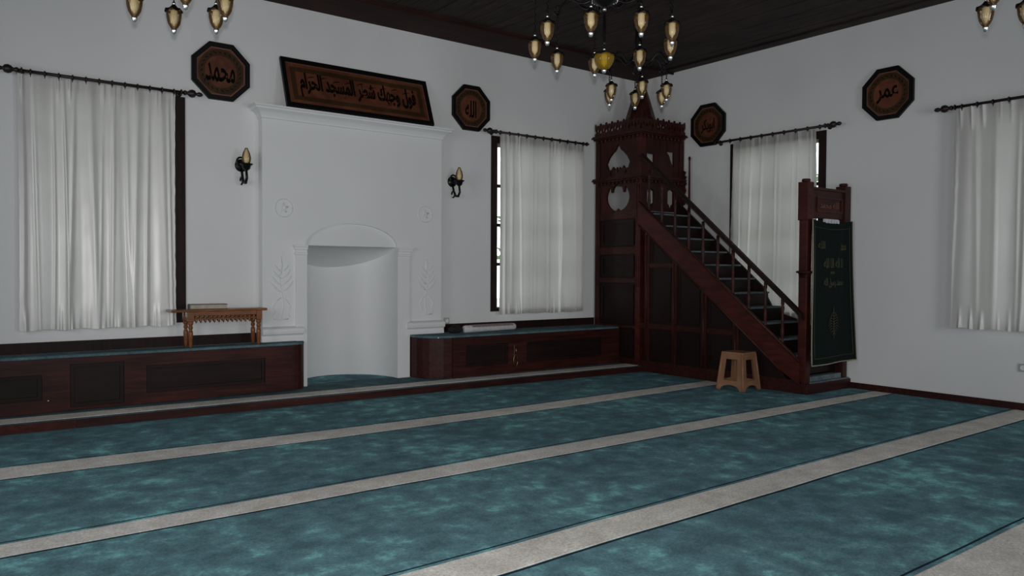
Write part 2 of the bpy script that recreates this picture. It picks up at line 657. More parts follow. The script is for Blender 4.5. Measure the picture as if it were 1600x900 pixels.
# ------------------------------------------------------------------ carpet
def smooth_line(pts, xs):
    out = []
    for x in xs:
        if x <= pts[0][0]:
            (xa, ya), (xb, yb) = pts[0], pts[1]
        elif x >= pts[-1][0]:
            (xa, ya), (xb, yb) = pts[-2], pts[-1]
        else:
            for q, w in zip(pts, pts[1:]):
                if q[0] <= x <= w[0]:
                    (xa, ya), (xb, yb) = q, w
                    break
        out.append(ya + (yb - ya) * (x - xa) / (xb - xa))
    return out


def riserY(x):
    return -0.665 - 0.22 * (x + 7.1) / 6.43


carpet = thing('carpet', 'wall to wall teal prayer carpet with pale beige row stripes', 'carpet', (0, 0, 0))
bm = NB()
box(bm, XL, WB - 0.021, YN, -0.5, -0.03, 0.0)
obj('pile', bm, M['teal'], carpet)
STR = [  # (top edge points, bottom edge points) along x
    ([(-6.97, -1.745), (-5.0, -1.86), (-3.3, -1.895), (-1.03, -1.84), (WB, -1.84)], [(-7.0, -2.04), (-5.2, -2.13), (-3.0, -2.145), (-1.0, -2.08), (WB, -2.07)]),
    ([(-7.1, -3.26), (-4.4, -3.235), (-1.9, -3.25), (WB, -3.29)], [(-7.1, -3.44), (-4.6, -3.46), (WB, -3.47)]),
    ([(-7.1, -4.60), (-5.6, -4.575), (-4.3, -4.555), (-2.4, -4.54), (WB, -4.55)], [(-7.1, -4.86), (-5.4, -4.80), (-3.0, -4.77), (WB, -4.78)]),
    ([(-8, -5.83), (-4.55, -5.80), (-3.4, -5.80), (WB, -5.85)], [(-8, -6.06), (-4.3, -6.06), (WB, -6.08)]),
    ([(-9, -7.1), (WB, -7.1)], [(-9, -7.33), (WB, -7.33)]),
    ([(-9, -8.4), (WB, -8.4)], [(-9, -8.63), (WB, -8.63)]),
]
for ti, (tp, bt) in enumerate(STR):
    xe = -0.73 if ti == 0 else WB - 0.03
    xs = [XL + (xe - XL) * i / 160 for i in range(161)]
    Yt = smooth_line(tp, xs)
    Yb = smooth_line(bt, xs)
    w = [0.006 * noise.noise(Vector((x * 1.7, ti * 5.0, 0))) for x in xs]
    for nm, m, o0, o1, z in (('stripe', M['beige'], 0, 0, 0.0016), ('edge_line', M['navy'], 0.012, 0.0, 0.0012), ('edge_line', M['navy'], 0.0, -0.012, 0.0012)):
        bm = NB()
        prev = None
        for i, x in enumerate(xs):
            if nm == 'stripe':
                y0, y1 = Yt[i] + w[i], Yb[i] + w[i]
            elif o0:
                y0, y1 = Yt[i] + w[i] + 0.034, Yt[i] + w[i] + 0.022
            else:
                y0, y1 = Yb[i] + w[i] - 0.004, Yb[i] + w[i] - 0.02
            q = [bm.verts.new((x, y0, 0.0)), bm.verts.new((x, y0 - 0.005, z)), bm.verts.new((x, y1 + 0.005, z)), bm.verts.new((x, y1, 0.0))]
            if prev:
                for a in range(3):
                    bm.faces.new((prev[a], prev[a + 1], q[a + 1], q[a]))
            prev = q
        obj(nm, bm, m, carpet)

# ------------------------------------------------------------------ platform along the niche wall
PZ = 0.066
plat = thing('platform', 'low carpeted step with a red wooden riser running along the niche wall', 'platform', (0, 0, 0))
bm = NB()
plate(bm, [(XL, riserY(XL) + 0.02), (-0.72, riserY(-0.72) + 0.02), (-0.72, -0.001), (-3.59, -0.001), (-4.585, -0.001), (XL, -0.001)], [], 0.0, PZ, 'xy')
obj('deck', bm, M['teal_top'], plat)
bm = NB()
plate(bm, [(NX0, 0.0), (NX1, 0.0)] + arc((NX0 + NX1) / 2, 0.0, (NX1 - NX0) / 2 + 0.004, 0.52, 0, PI, 24)[1:-1], [], 0.0, PZ, 'xy')
obj('niche_carpet', bm, M['teal'], plat)
xs_seg = [XL, -6.62, -4.0, -0.70]
for a, b in zip(xs_seg, xs_seg[1:]):
    bm = NB()
    plate(bm, [(a + 0.001, riserY(a)), (b - 0.001, riserY(b)), (b - 0.001, riserY(b) + 0.025), (a + 0.001, riserY(a) + 0.025)], [], 0.0, PZ - 0.002, 'xy')
    obj('riser_board', bm, M['wood_red'] if a < -9 else M['wood_h'], plat)
bm = NB()
plate(bm, [(XL, riserY(XL) + 0.07), (-0.72, riserY(-0.72) + 0.07), (-0.72, riserY(-0.72) + 0.27), (XL, riserY(XL) + 0.29)], [], PZ - 0.001, PZ + 0.003, 'xy')
obj('stripe', bm, M['beige'], plat)

# ------------------------------------------------------------------ mihrab
BR = -0.10
mih = thing('mihrab', 'white plaster prayer niche with a moulded cornice and shallow round arch', 'prayer niche', (0, 0, 0))
AC = (NX0 + NX1) / 2
arch = arc(AC, NZ, (NX1 - NX0) / 2, 0.225, PI, 0, 26)
bm = NB()
outer = [(-5.01, PZ), (NX0, PZ), (NX0, NZ)] + arch[1:-1] + [(NX1, NZ), (NX1, PZ), (-3.05, PZ), (-3.05, 2.63), (-5.01, 2.63)]
plate(bm, outer, [], BR, -0.001)
obj('chimney_breast', bm, M['white'], mih)
bm = NB()
plate(bm, [(NX0 - 0.01, NZ)] + arch[1:-1] + [(NX1 + 0.01, NZ)], [], BR + 0.03, BR + 0.06)
obj('tympanum', bm, M['white'], mih)
# curved back of the niche and a soffit bent down so that it renders dark
bm = NB()
n = 36
HW, DP = (NX1 - NX0) / 2, 0.58
ell = [(AC - HW * math.cos(PI * i / n), BR + 0.03 + DP * math.sin(PI * i / n)) for i in range(n + 1)]
drop = [0.21 * math.sin(PI * i / n) ** 0.9 for i in range(n + 1)]
prev = None
for i, (x, y) in enumerate(ell):
    q = (bm.verts.new((x, y, PZ)), bm.verts.new((x, y, NZ - drop[i])))
    if prev:
        bm.faces.new((prev[0], q[0], q[1], prev[1])).smooth = True
    prev = q
obj('niche_back', bm, M['white'], mih)
bm = NB()
prev = None
for i, (x, y) in enumerate(ell):
    col = []
    for s in range(6):
        t = s / 5
        col.append(bm.verts.new((x, BR + 0.03 + (y - BR - 0.03) * t, NZ - drop[i] * t ** 1.6)))
    if prev:
        for s in range(5):
            try:
                bm.faces.new((prev[s], col[s], col[s + 1], prev[s + 1])).smooth = True
            except ValueError:
                pass
    prev = col
bmesh.ops.remove_doubles(bm, verts=bm.verts, dist=0.0005)
obj('niche_soffit', bm, M['white'], mih)
bm = NB()
prof_c = [(0.0, 2.60), (0.012, 2.605), (0.012, 2.62), (0.02, 2.635), (0.036, 2.655), (0.062, 2.672), (0.078, 2.68), (0.085, 2.695), (0.10, 2.70), (0.10, 2.715)]
loops = [[bm.verts.new(p) for p in ((-5.01 - e, -0.002, z), (-5.01 - e, BR - e, z), (-3.05 + e, BR - e, z), (-3.05 + e, -0.002, z))] for e, z in prof_c]
for la, lb in zip(loops, loops[1:]):
    for i in range(3):
        bm.faces.new((la[i], la[i + 1], lb[i + 1], lb[i]))
bm.faces.new(loops[-1])
obj('cornice', bm, M['white'], mih)
for x0, x1, s in ((-4.69, NX0, -1), (NX1, -3.45, 1)):
    bm = NB()
    box(bm, x0 + (0.003 if s < 0 else -0.003) * 0 - (0.004 if s > 0 else 0), x1 + (0.004 if s < 0 else 0), BR - 0.022, BR + 0.028, PZ, 1.335, bev=0.003)
    obj('pilaster', bm, M['white'], mih)
    bm = NB()
    for z0, z1, e in ((1.335, 1.36, 0.012), (1.36, 1.385, 0.004), (1.385, 1.41, 0.02), (1.41, 1.432, 0.03)):
        box(bm, x0 - (e if s < 0 else 0.004), x1 + (e if s > 0 else 0.004), BR - 0.022 - e, BR + 0.028, z0, z1, bev=0.003)
    obj('capital', bm, M['white'], mih)
for x0, x1 in ((-5.025, -4.625), (-3.485, -3.03)):
    bm = NB()
    pr = [(0.0, 0.51), (0.030, 0.515), (0.022, 0.565), (0.03, 0.578), (0.048, 0.585), (0.054, 0.61), (0.048, 0.635), (0.03, 0.645), (0.0, 0.655)]
    rows = [[bm.verts.new((xx, BR - 0.022 * 0 - o_, z)) for o_, z in pr] for xx in (x0, x1)]
    for a in range(len(pr) - 1):
        bm.faces.new((rows[0][a], rows[0][a + 1], rows[1][a + 1], rows[1][a]))
    for rr in rows:
        bm.faces.new(rr)
    obj('dado_moulding', bm, M['white'], mih)
for cx, cz in ((-4.807, 1.776), (-3.257, 1.789)):
    bm = NB()
    pts = [(cx + 0.085 * math.cos(2 * PI * i / 28), BR - 0.001, cz + 0.085 * math.sin(2 * PI * i / 28)) for i in range(29)]
    tube(bm, pts, 0.006, 6)
    for k in range(5):
        a = PI / 2 + k * 4 * PI / 5
        b = a + 4 * PI / 5
        tube(bm, [(cx + 0.05 * math.cos(a), BR - 0.0, cz + 0.05 * math.sin(a)), (cx + 0.05 * math.cos(b), BR - 0.0, cz + 0.05 * math.sin(b))], 0.005, 5)
    obj('medallion', bm, M['white'], mih)


def relief(cx, s):
    bm = NB()
    Y = BR + 0.001
    stem = [(cx + s * 0.02 * math.sin(t * 5), Y, 0.73 + 0.42 * t) for t in [i / 14 for i in range(15)]]
    tube(bm, stem, 0.006, 6)
    for k in range(4):
        z = 0.98 + k * 0.065
        for sd in (-1, 1):
            L = 0.115 - k * 0.014
            pts = [(cx + sd * L * t, Y - 0.001, z + L * 0.9 * t ** 1.4) for t in (0, 0.3, 0.6, 0.85, 1)]
            tube(bm, pts, [0.003, 0.007, 0.009, 0.007, 0.003], 6)
    tube(bm, [(cx, Y, 1.15), (cx, Y - 0.001, 1.24), (cx, Y, 1.32)], [0.005, 0.013, 0.002], 6)
    for sd in (-1, 1):
        tube(bm, [(cx, Y, 0.93), (cx + sd * 0.05, Y, 0.90), (cx + sd * 0.085, Y, 0.84), (cx + sd * 0.06, Y, 0.79), (cx + sd * 0.085, Y, 0.74)], [0.004, 0.008, 0.009, 0.006, 0.003], 6)
    tube(bm, [(cx - 0.07, Y, 0.725), (cx, Y, 0.715), (cx + 0.07, Y, 0.725)], 0.006, 6)
    obj('plant_relief', bm, M['white'], mih)


relief(-4.83, 1)
relief(-3.235, -1)

# ------------------------------------------------------------------ benches
BZ = 0.51


def bench(name, label, plan, front_y, x0, x1, panels, fr_x0, fr_x1):
    t = thing(name, label, 'bench', (0, 0, 0))
    bm = NB()
    plate(bm, plan, [], PZ + 0.004, BZ - 0.02, 'xy')
    obj('body', bm, M['wood_h'], t)
    bm = NB()
    plate(bm, [(a, b - (0.006 if b < -0.05 else 0)) for a, b in plan], [], BZ - 0.02, BZ, 'xy')
    obj('seat_carpet', bm, M['teal_top'], t)
    bm = NB()
    plate(bm, rect(fr_x0, fr_x1, PZ + 0.004, BZ - 0.022), [rect(a, b, c, d) for a, b, c, d in panels], front_y - 0.018, front_y)
    obj('front_frame', bm, M['wood_h'], t)
    for a, b, c, d in panels:
        bm = NB()
        plate(bm, rect(a + 0.004, b - 0.004, c + 0.004, d - 0.004), [rect(a + 0.03, b - 0.03, c + 0.03, d - 0.03)], front_y - 0.010, front_y)
        q = obj('panel_moulding', bm, M['wood_deep'], t)
        bm = NB()
        box(bm, a + 0.031, b - 0.031, front_y - 0.006, front_y, c + 0.031, d - 0.031, bev=0.002)
        obj('panel', bm, M['wood_deep'], t)
    return t


planL = [(XL, -0.03), (XL, -0.265), (-4.77, -0.265)] + [(-4.77 + 0.14 * math.sin(a), -0.125 - 0.14 * math.cos(a)) for a in (0.3, 0.6, 0.9, 1.2, PI / 2)] + [(-4.63, -0.103), (-5.012, -0.103), (-5.012, -0.03)]
t = bench('bench', 'long built-in dark red wooden bench under the large curtain at left of the niche', planL, -0.265, XL, -4.80,
          [(-8.1, -6.80, 0.17, 0.37), (-6.61, -6.22, 0.095, 0.44), (-6.05, -5.05, 0.16, 0.39)], XL, -4.80)
bm = NB()
ball(bm, (-6.76, -0.292, 0.165), 0.008)
obj('knob', bm, M['chrome'], t)
planR = [(-3.44, -0.105), (-3.44, -0.16)] + [(-3.44 + 0.30 * (1 - math.cos(a)), -0.16 - 0.30 * math.sin(a)) for a in (0.25, 0.5, 0.75, 1.0, 1.25, PI / 2)] + [(-0.705, -0.46), (-0.705, -0.03), (-3.035, -0.03), (-3.035, -0.105)]
t = bench('bench', 'dark wooden corner bench between the niche and the pulpit with a rounded end', planR, -0.46, -3.14, -0.705,
          [(-2.98, -2.42, 0.17, 0.40), (-2.16, -1.0, 0.17, 0.40)], -3.14, -0.705)
bm = NB()
box(bm, -2.345, -2.325, -0.487, -0.478, 0.25, 0.37, bev=0.003)
tube(bm, [(-2.335, -0.487, 0.345), (-2.335, -0.51, 0.34), (-2.335, -0.515, 0.30), (-2.335, -0.49, 0.27)], 0.006, 6)
tube(bm, [(-2.325 + 0.028 * math.cos(a), -0.49, 0.20 + 0.065 * math.sin(a)) for a in [i * 2 * PI / 16 for i in range(17)]], 0.005, 6)
obj('latch', bm, M['brass'], t)
bm = NB()
ball(bm, (-3.31, -0.462, 0.497), 0.010)
obj('knob', bm, M['chrome'], t)

# things on the benches
# carved table
tb = thing('low_table', 'small carved wooden table with turned legs and a spindle apron on the bench', 'table', (-5.40, -0.185, BZ))
TZ = 0.335
bm = NB()
box(bm, -0.455, 0.37, -0.105, 0.095, TZ - 0.022, TZ, bev=0.008)
obj('table_top', bm, M['table_wood'], tb)
legp = [(0.010, 0), (0.014, 0.02), (0.018, 0.07), (0.021, 0.125), (0.018, 0.15), (0.011, 0.158), (0.016, 0.166), (0.020, 0.18), (0.014, 0.198), (0.019, 0.205), (0.022, 0.21), (0.022, 0.235)]
lg = None
for sx in (-0.295, 0.295):
    for sy in (-0.082, 0.07):
        if lg is None:
            bm = NB()
            lathe(bm, legp, seg=16)
            box(bm, -0.024, 0.024, -0.024, 0.024, 0.235, TZ - 0.022)
            lg = obj('leg', bm, M['table_wood'], tb)
            lg.location = (sx, sy, 0)
        else:
            c = lg.copy()
            COL.objects.link(c)
            c.location = (sx, sy, 0)
bm = NB()
for sy in (-0.09, 0.078):
    box(bm, -0.27, 0.27, sy - 0.009, sy + 0.009, TZ - 0.055, TZ - 0.022)
    box(bm, -0.27, 0.27, sy - 0.006, sy + 0.006, TZ - 0.088, TZ - 0.078)
for sx in (-0.302, 0.302):
    box(bm, sx - 0.009, sx + 0.009, -0.06, 0.05, TZ - 0.10, TZ - 0.022)
obj('apron', bm, M['table_wood'], tb)
sp = None
for sy in (-0.09, 0.078):
    for i in range(14):
        x = -0.25 + i * 0.5 / 13
        if sp is None:
            bm = NB()
            lathe(bm, [(0.004, -0.115), (0.009, -0.105), (0.010, -0.095), (0.006, -0.088), (0.011, -0.078), (0.011, -0.066), (0.006, -0.055)], z0=TZ, seg=8)
            sp = obj('spindle', bm, M['table_wood'], tb)
            sp.location = (x, sy, 0)
        else:
            c = sp.copy()
            COL.objects.link(c)
            c.location = (x, sy, 0)
# book on the table
bk = thing('book', 'closed dark green book with cream pages lying on the small carved table', 'book', (-5.53, -0.20, BZ + TZ))
bk.rotation_euler = (0, 0, math.radians(-8))
bm = NB()
box(bm, -0.155, 0.155, -0.065, 0.065, 0.0, 0.005)
box(bm, -0.155, 0.155, -0.065, 0.065, 0.038, 0.043)
box(bm, -0.159, -0.152, -0.065, 0.065, 0.0, 0.043)
obj('cover', bm, M['book'], bk)
bm = NB()
box(bm, -0.151, 0.149, -0.06, 0.06, 0.0052, 0.0378)
obj('page_block', bm, M['pages'], bk)

# roll of cloth and black bag on the right bench
rl = thing('cloth_roll', 'long pale folded cloth roll lying on the corner bench', 'cloth', (-2.46, -0.19, BZ))
bm = NB()
ax = Matrix.Rotation(PI / 2, 3, 'Y')
prof = [(0.001, -0.36), (0.034, -0.36), (0.040, -0.34), (0.041, -0.2), (0.037, 0.0), (0.04, 0.2), (0.038, 0.34), (0.030, 0.36), (0.001, 0.36)]
lathe(bm, [(a, b) for a, b in prof], 0, 0, 0.041, 18, axis=ax)
for v in bm.verts:
    v.co.y += 0.012 * math.sin(v.co.x * 6)
    v.co.z = max(0.0, v.co.z + 0.003 * math.sin(v.co.x * 37 + v.co.y * 60))
obj('roll', bm, M['paper'], rl)
bm = NB()
ang = [PI * 0.25 + PI * 0.62 * i / 10 for i in range(11)]
rows = []
for s in range(13):
    xx = -0.27 + 0.58 * s / 12
    rows.append([bm.verts.new((xx, 0.012 * math.sin(xx * 6) + 0.0435 * math.cos(a), 0.041 + 0.0445 * math.sin(a))) for a in ang])
for a, b in zip(rows, rows[1:]):
    for i in range(10):
        bm.faces.new((a[i], a[i + 1], b[i + 1], b[i])).smooth = True
obj('wrapper', bm, M['mauve'], rl)
bg = thing('bag', 'small black bag next to the pale cloth roll on the corner bench', 'bag', (-2.905, -0.16, BZ))
bm = NB()
bmesh.ops.create_icosphere(bm, subdivisions=4, radius=1)
for v in bm.verts:
    n_ = noise.noise(v.co * 1.8) * 0.22
    v.co = Vector((v.co.x * 0.085, v.co.y * 0.055, v.co.z * 0.043)) * (1 + n_)
    v.co.z = max(v.co.z + 0.040, 0.0)
obj('pouch', bm, M['black'], bg, True)
bm = NB()
tube(bm, [(-0.05, 0.0, 0.06), (-0.03, -0.02, 0.095), (0.02, -0.02, 0.10), (0.05, 0.0, 0.06)], 0.006, 6)
obj('strap', bm, M['black'], bg)


def socket(name, label, loc, rot):
    t = thing(name, label, 'socket', loc, rot)
    bm = NB()
    box(bm, -0.035, 0.035, -0.012, 0.0, -0.035, 0.035, bev=0.004)
    obj('face_plate', bm, M['socket'], t)
    bm = NB()
    lathe(bm, [(0.022, 0), (0.024, 0.004), (0.019, 0.004), (0.017, 0.001)], 0, -0.012, 0, 16, axis=Matrix.Rotation(PI / 2, 3, 'X'))
    obj('outlet', bm, M['wall'], t)


socket('wall_socket', 'white wall socket above the black bag beside the niche', (-2.92, 0, 0.635), 0)
socket('wall_socket', 'white wall socket low on the wall under the last curtain', (WB, -4.60, 0.37), RB)

# ------------------------------------------------------------------ curtains
def curtain(label, width, z0, z1, loc, rot, seed, mat, flare=0.0, amp=1.0, folds=12, edge=0.03):
    rnd = random.Random(seed)
    nx, nz = 200, 70
    ridges = []
    for k in range(folds):
        s = (k + 0.5 + rnd.uniform(-0.35, 0.35)) / folds
        ridges.append((s, rnd.uniform(-0.045, 0.045), rnd.uniform(0.006, 0.022) * amp, rnd.uniform(0.008, 0.022), rnd.uniform(0.0, 0.7), rnd.uniform(0.6, 1.4)))
    small = [(rnd.random(), rnd.uniform(0.006, 0.013), rnd.uniform(0.004, 0.010)) for _ in range(26)]
    H = z1 - z0
    bm = NB()
    grid = []
    for j in range(nz + 1):
        t = j / nz          # 0 top, 1 bottom
        row = []
        for i in range(nx + 1):
            s = i / nx
            y = 0.0
            for (c, dr, a, w, st, fr_) in ridges:
                cc = c + dr * t + 0.002 * math.sin(t * 5 * fr_ + c * 20)
                env = min(1, 0.35 + t * 2.2) * (1 - 0.35 * max(0, t - st))
                d = (s - cc) / w
                y -= a * env * math.exp(-d * d)
            y -= 0.007 * amp * math.sin(s * PI * 2 * folds * 0.5 + seed + 0.8 * math.sin(t * 2.0 + seed))
            # gathers at the heading
            g = max(0, 1 - t * 9)
            for c, w, a in small:
                d = (s - c) / w
                y -= a * g * math.exp(-d * d)
                d = (s - c * 0.97 - 0.015) / (w * 1.1)
                y -= 0.75 * a * max(0, (t - 0.90) * 10) * math.exp(-d * d)
            y += 0.0012 * noise.noise(Vector((s * 9, t * 14, seed)))
            xx = (s - 0.5) * (width - flare * (1 - t)) * (1 - 0.012 * math.sin(t * PI))
            if s < edge or s > 1 - edge:
                xx += 0.006 * noise.noise(Vector((t * 25, seed, s)))
            zz = z1 - H * t - (0.006 * abs(math.sin(s * PI * folds)) if j == 0 else 0) + (0.006 * math.sin(s * 30 + seed) * t)
            row.append(bm.verts.new((xx, y, zz)))
        grid.append(row)
    for a, b in zip(grid, grid[1:]):
        for i in range(nx):
            bm.faces.new((a[i], a[i + 1], b[i + 1], b[i])).smooth = True
    o = obj('curtain', bm, mat, None, True)
    o.location = loc
    o.rotation_euler = (0, 0, rot)
    tag(o, label, 'curtain')
    return o


def curtain_rod(label, length, loc, rot, rings, fin=(1, 1), tilt=0.0):
    t = thing('curtain_rod', label, 'curtain rod', loc, rot)
    bm = NB()
    tube(bm, [(-length / 2, 0, 0), (length / 2, 0, 0)], 0.013, 10)
    obj('pole', bm, M['rod'], t)
    ax = Matrix.Rotation(PI / 2, 3, 'Y')
    for sd, on in ((-1, fin[0]), (1, fin[1])):
        if on:
            bm = NB()
            lathe(bm, [(0.001, 0), (0.018, 0.002), (0.022, 0.012), (0.016, 0.024), (0.014, 0.034), (0.030, 0.05), (0.036, 0.07), (0.030, 0.092), (0.012, 0.104), (0.014, 0.112), (0.021, 0.13), (0.017, 0.15), (0.001, 0.165)],
                  0, 0, 0, 14, axis=ax if sd > 0 else Matrix.Rotation(-PI / 2, 3, 'Y'))
            for v in bm.verts:
                v.co.x += sd * (length / 2 - 0.01)
            obj('finial', bm, M['rod'], t)
        bm = NB()
        x = sd * (length / 2 - 0.03)
        tube(bm, [(x, 0, 0.0), (x, 0.05, 0.0), (x, 0.1 - 0.002, 0.0)], 0.009, 8)
        lathe(bm, [(0.028, 0), (0.028, 0.006), (0.012, 0.012)], x, 0.099, 0, 14, axis=Matrix.Rotation(PI / 2, 3, 'X'))
        tube(bm, [(x - 0.02 * math.cos(a), 0, 0.021 * math.sin(a)) if 0 else (x, 0.021 * math.cos(a), 0.021 * math.sin(a)) for a in [PI * i / 8 * 2 for i in range(9)]], 0.006, 6)
        obj('bracket', bm, M['rod'], t)
    rg = None
    for i in range(rings):
        x = -length / 2 + 0.09 + (length - 0.18) * i / (rings - 1)
        if rg is None:
            bm = NB()
            tube(bm, [(0, 0.019 * math.cos(a), 0.019 * math.sin(a) - 0.003) for a in [2 * PI * k / 12 for k in range(13)]], 0.0065, 6)
            tube(bm, [(0, 0, -0.022), (0, 0.002, -0.040)], 0.003, 5)
            rg = obj('ring', bm, M['rod'], t)
            rg.location = (x, 0, 0)
        else:
            c = rg.copy()
            COL.objects.link(c)
            c.location = (x, 0, 0)
    return t


curtain('wide white satin curtain on the long rod left of the niche', 1.17, 0.70, 2.726, (-6.342, -0.052, 0), 0, 3, M['curtain'], 0.0, 0.8, 13)
curtain_rod('long dark curtain rod with ball finials left of the niche', 1.24, (-6.31, -0.10, 2.735), 0, 12)
curtain('white curtain in front of the window between the niche and the pulpit', 1.30, 0.69, 2.768, (-1.60, -0.085, 0), 0, 11, M['curtain_thin'], 0.0, 0.9, 10)
curtain_rod('dark curtain rod between the niche and the pulpit', 1.46, (-1.62, -0.10, 2.775), 0, 11, (1, 0))
curtain('white satin curtain hanging behind the pulpit stairs', 1.18, 0.68, 2.72, (WB - 0.05, -2.10, 0), RB, 23, M['curtain_thin'], 0.12, 0.75, 9)
curtain_rod('dark curtain rod above the pulpit stairs, touching an octagonal plaque', 1.46, (WB - 0.10, -2.06, 2.728), RB, 10, (0, 1))
curtain('white satin curtain on the right wall beyond the pulpit', 1.26, 0.69, 2.702, (WB - 0.085, -4.66, 0), RB, 31, M['curtain'], 0.0, 0.75, 9)
curtain_rod('dark curtain rod on the right wall beyond the pulpit', 1.46, (WB - 0.10, -4.74, 2.71), RB, 11)

# ------------------------------------------------------------------ plaques
def octo(rad):
    return [(rad * math.cos(PI / 8 + k * PI / 4), rad * math.sin(PI / 8 + k * PI / 4)) for k in range(8)]


def octagon(label, loc, rot, word, rad=0.272, tw=0.24, th=0.16, sh=0.0, tilt=0.06):
    t = thing('octagonal_plaque', label, 'plaque', loc, rot)
    t.rotation_euler = (0, 0, rot)
    bm = NB()
    plate(bm, octo(rad), [octo(rad - 0.045)], -0.035, -0.002)
    plate(bm, octo(rad - 0.012), [octo(rad - 0.036)], -0.042, -0.034)
    obj('frame', bm, M['frame'], t)
    bm = NB()
    plate(bm, octo(rad - 0.044), [], -0.018, -0.003)
    obj('backboard', bm, M['board'], t)
    bm = NB()
    plate(bm, octo(rad - 0.046), [octo(rad - 0.058)], -0.024, -0.017)
    obj('inner_rim', bm, M['board_rim'], t)
    bm = NB()
    circ = arc(0, 0, 0.145, 0.145, 0, 2 * PI, 36)[:-1]
    circ2 = arc(0, 0, 0.20, 0.20, 0, 2 * PI, 36)[:-1]
    plate(bm, circ2, [circ], -0.021, -0.017)
    obj('border_ring', bm, M['board_olive'], t)
    text_mesh('lettering', word, tw, th, 0.003, M['ink'], t, (-0.005, -0.018, -0.01), weight=0.018, sh=sh)
    bm = NB()
    for k in range(24):
        a = 2 * PI * k / 24
        tube(bm, [(0.165 * math.cos(a), -0.0225, 0.165 * math.sin(a)), (0.18 * math.cos(a + 0.12), -0.0225, 0.18 * math.sin(a + 0.12))], [0.004, 0.002], 5)
    tag(obj('ornament', bm, M['ink'], t), kind='stuff')
    return t


octagon('octagonal wooden plaque with dark Arabic lettering at the left curtain rod end', (-5.355, 0, 2.985), 0, 'محمد', 0.278, 0.26, 0.17)
octagon('octagonal wooden plaque above the right end of the niche cornice', (-2.61, 0, 3.015), 0, 'الله', 0.272, 0.15, 0.19)
octagon('small dim octagonal plaque on the wall between the pulpit spire and the curtain rod', (WB, -1.175, 2.975), RB, 'ابوبكر', 0.275, 0.20, 0.17)
octagon('octagonal plaque with glinting dots high on the right wall beyond the pulpit', (WB, -3.375, 2.965), RB, 'عمر', 0.275, 0.22, 0.16)

pn = thing('calligraphy_panel', 'long rectangular framed panel of Arabic calligraphy leaning on the niche cornice', 'panel', (-4.01, -0.195, 2.722))
pn.rotation_euler = (math.radians(-20.5), 0, 0)
W2, PH = 0.80, 0.525
bm = NB()
plate(bm, rect(-W2, W2, 0, PH), [rect(-W2 + 0.04, W2 - 0.04, 0.04, PH - 0.04)], -0.02, 0.015)
obj('frame', bm, M['frame'], pn)
bm = NB()
box(bm, -W2 + 0.035, W2 - 0.035, 0.0, 0.012, 0.035, PH - 0.035)
obj('backboard', bm, M['board'], pn)
bm = NB()
plate(bm, rect(-W2 + 0.085, W2 - 0.085, 0.085, PH - 0.085), [rect(-W2 + 0.13, W2 - 0.13, 0.13, PH - 0.13)], -0.004, 0.001)
obj('border_band', bm, M['board_olive'], pn)
bm = NB()
plate(bm, rect(-W2 + 0.042, W2 - 0.042, 0.042, PH - 0.042), [rect(-W2 + 0.052, W2 - 0.052, 0.052, PH - 0.052)], -0.006, 0.001)
obj('inner_rim', bm, M['board_rim'], pn)
text_mesh('lettering', 'فول وجهك شطر المسجد الحرام', 1.27, 0.27, 0.006, M['ink'], pn, (0, 0.0, PH / 2 - 0.005), weight=0.03)
bm = NB()
for k in range(9):
    x = -0.52 + k * 0.13
    z = PH / 2 + 0.085 + 0.012 * math.sin(k * 2.1)
    tube(bm, [(x - 0.035, -0.004, z - 0.012), (x, -0.004, z + 0.004), (x + 0.045, -0.004, z + 0.016)], [0.002, 0.005, 0.002], 5)
tag(obj('accent_marks', bm, M['ink'], pn), kind='stuff')

# ------------------------------------------------------------------ wall sconces
def sconce(label, loc):
    t = thing('wall_sconce', label, 'wall lamp', loc)
    bm = NB()
    lathe(bm, [(0.001, 0.022), (0.012, 0.020), (0.018, 0.012), (0.042, 0.008), (0.048, 0.0)], 0, 0, 0, 20, axis=Matrix.Rotation(PI / 2, 3, 'X'))
    obj('back_plate', bm, M['iron'], t)
    bm = NB()
    tube(bm, [(0, -0.01, -0.03), (0, -0.03, -0.09), (0, -0.06, -0.13), (0, -0.10, -0.135), (0, -0.125, -0.10), (0, -0.115, -0.05)], [0.009, 0.010, 0.011, 0.011, 0.010, 0.009], 8)
    tube(bm, [(0, -0.02, 0.03), (0, -0.06, 0.02), (0, -0.09, -0.02), (0, -0.115, -0.045)], 0.008, 8)
    tube(bm, [(-0.020 + 0.030 * math.cos(a), -0.05, 0.02 + 0.034 * math.sin(a)) for a in [PI * k / 6 for k in range(12)]], 0.007, 6)
    tube(bm, [(-0.008, -0.03 + 0.024 * math.cos(a), -0.115 + 0.028 * math.sin(a)) for a in [PI * k / 5 for k in range(9)]], 0.007, 6)
    obj('scroll_arm', bm, M['iron'], t)
    bm = NB()
    lathe(bm, [(0.008, -0.05), (0.026, -0.035), (0.032, -0.012), (0.046, -0.002), (0.047, 0.002), (0.03, -0.002), (0.005, -0.003)], 0, -0.115, 0, 20)
    obj('cup', bm, M['iron'], t)
    bm = NB()
    lathe(bm, [(0.022, 0.0), (0.030, 0.02), (0.033, 0.045), (0.027, 0.075), (0.016, 0.10), (0.010, 0.116)], 0, -0.115, 0, 20)
    obj('glass_shade', bm, M['amber'], t, True)
    bm = NB()
    lathe(bm, [(0.012, 0.0), (0.017, 0.02), (0.020, 0.045), (0.015, 0.075), (0.006, 0.098), (0.001, 0.108)], 0, -0.115, 0, 14)
    obj('bulb', bm, M['candle'], t, True)
    return t


s1 = sconce('black iron wall lamp with amber shade left of the niche', (-5.17, 0, 2.155))
s1.scale = (1.25, 1.25, 1.25)
dup(s1, (-2.85, 0, 2.175), 0, 'black iron wall lamp with amber shade right of the niche')

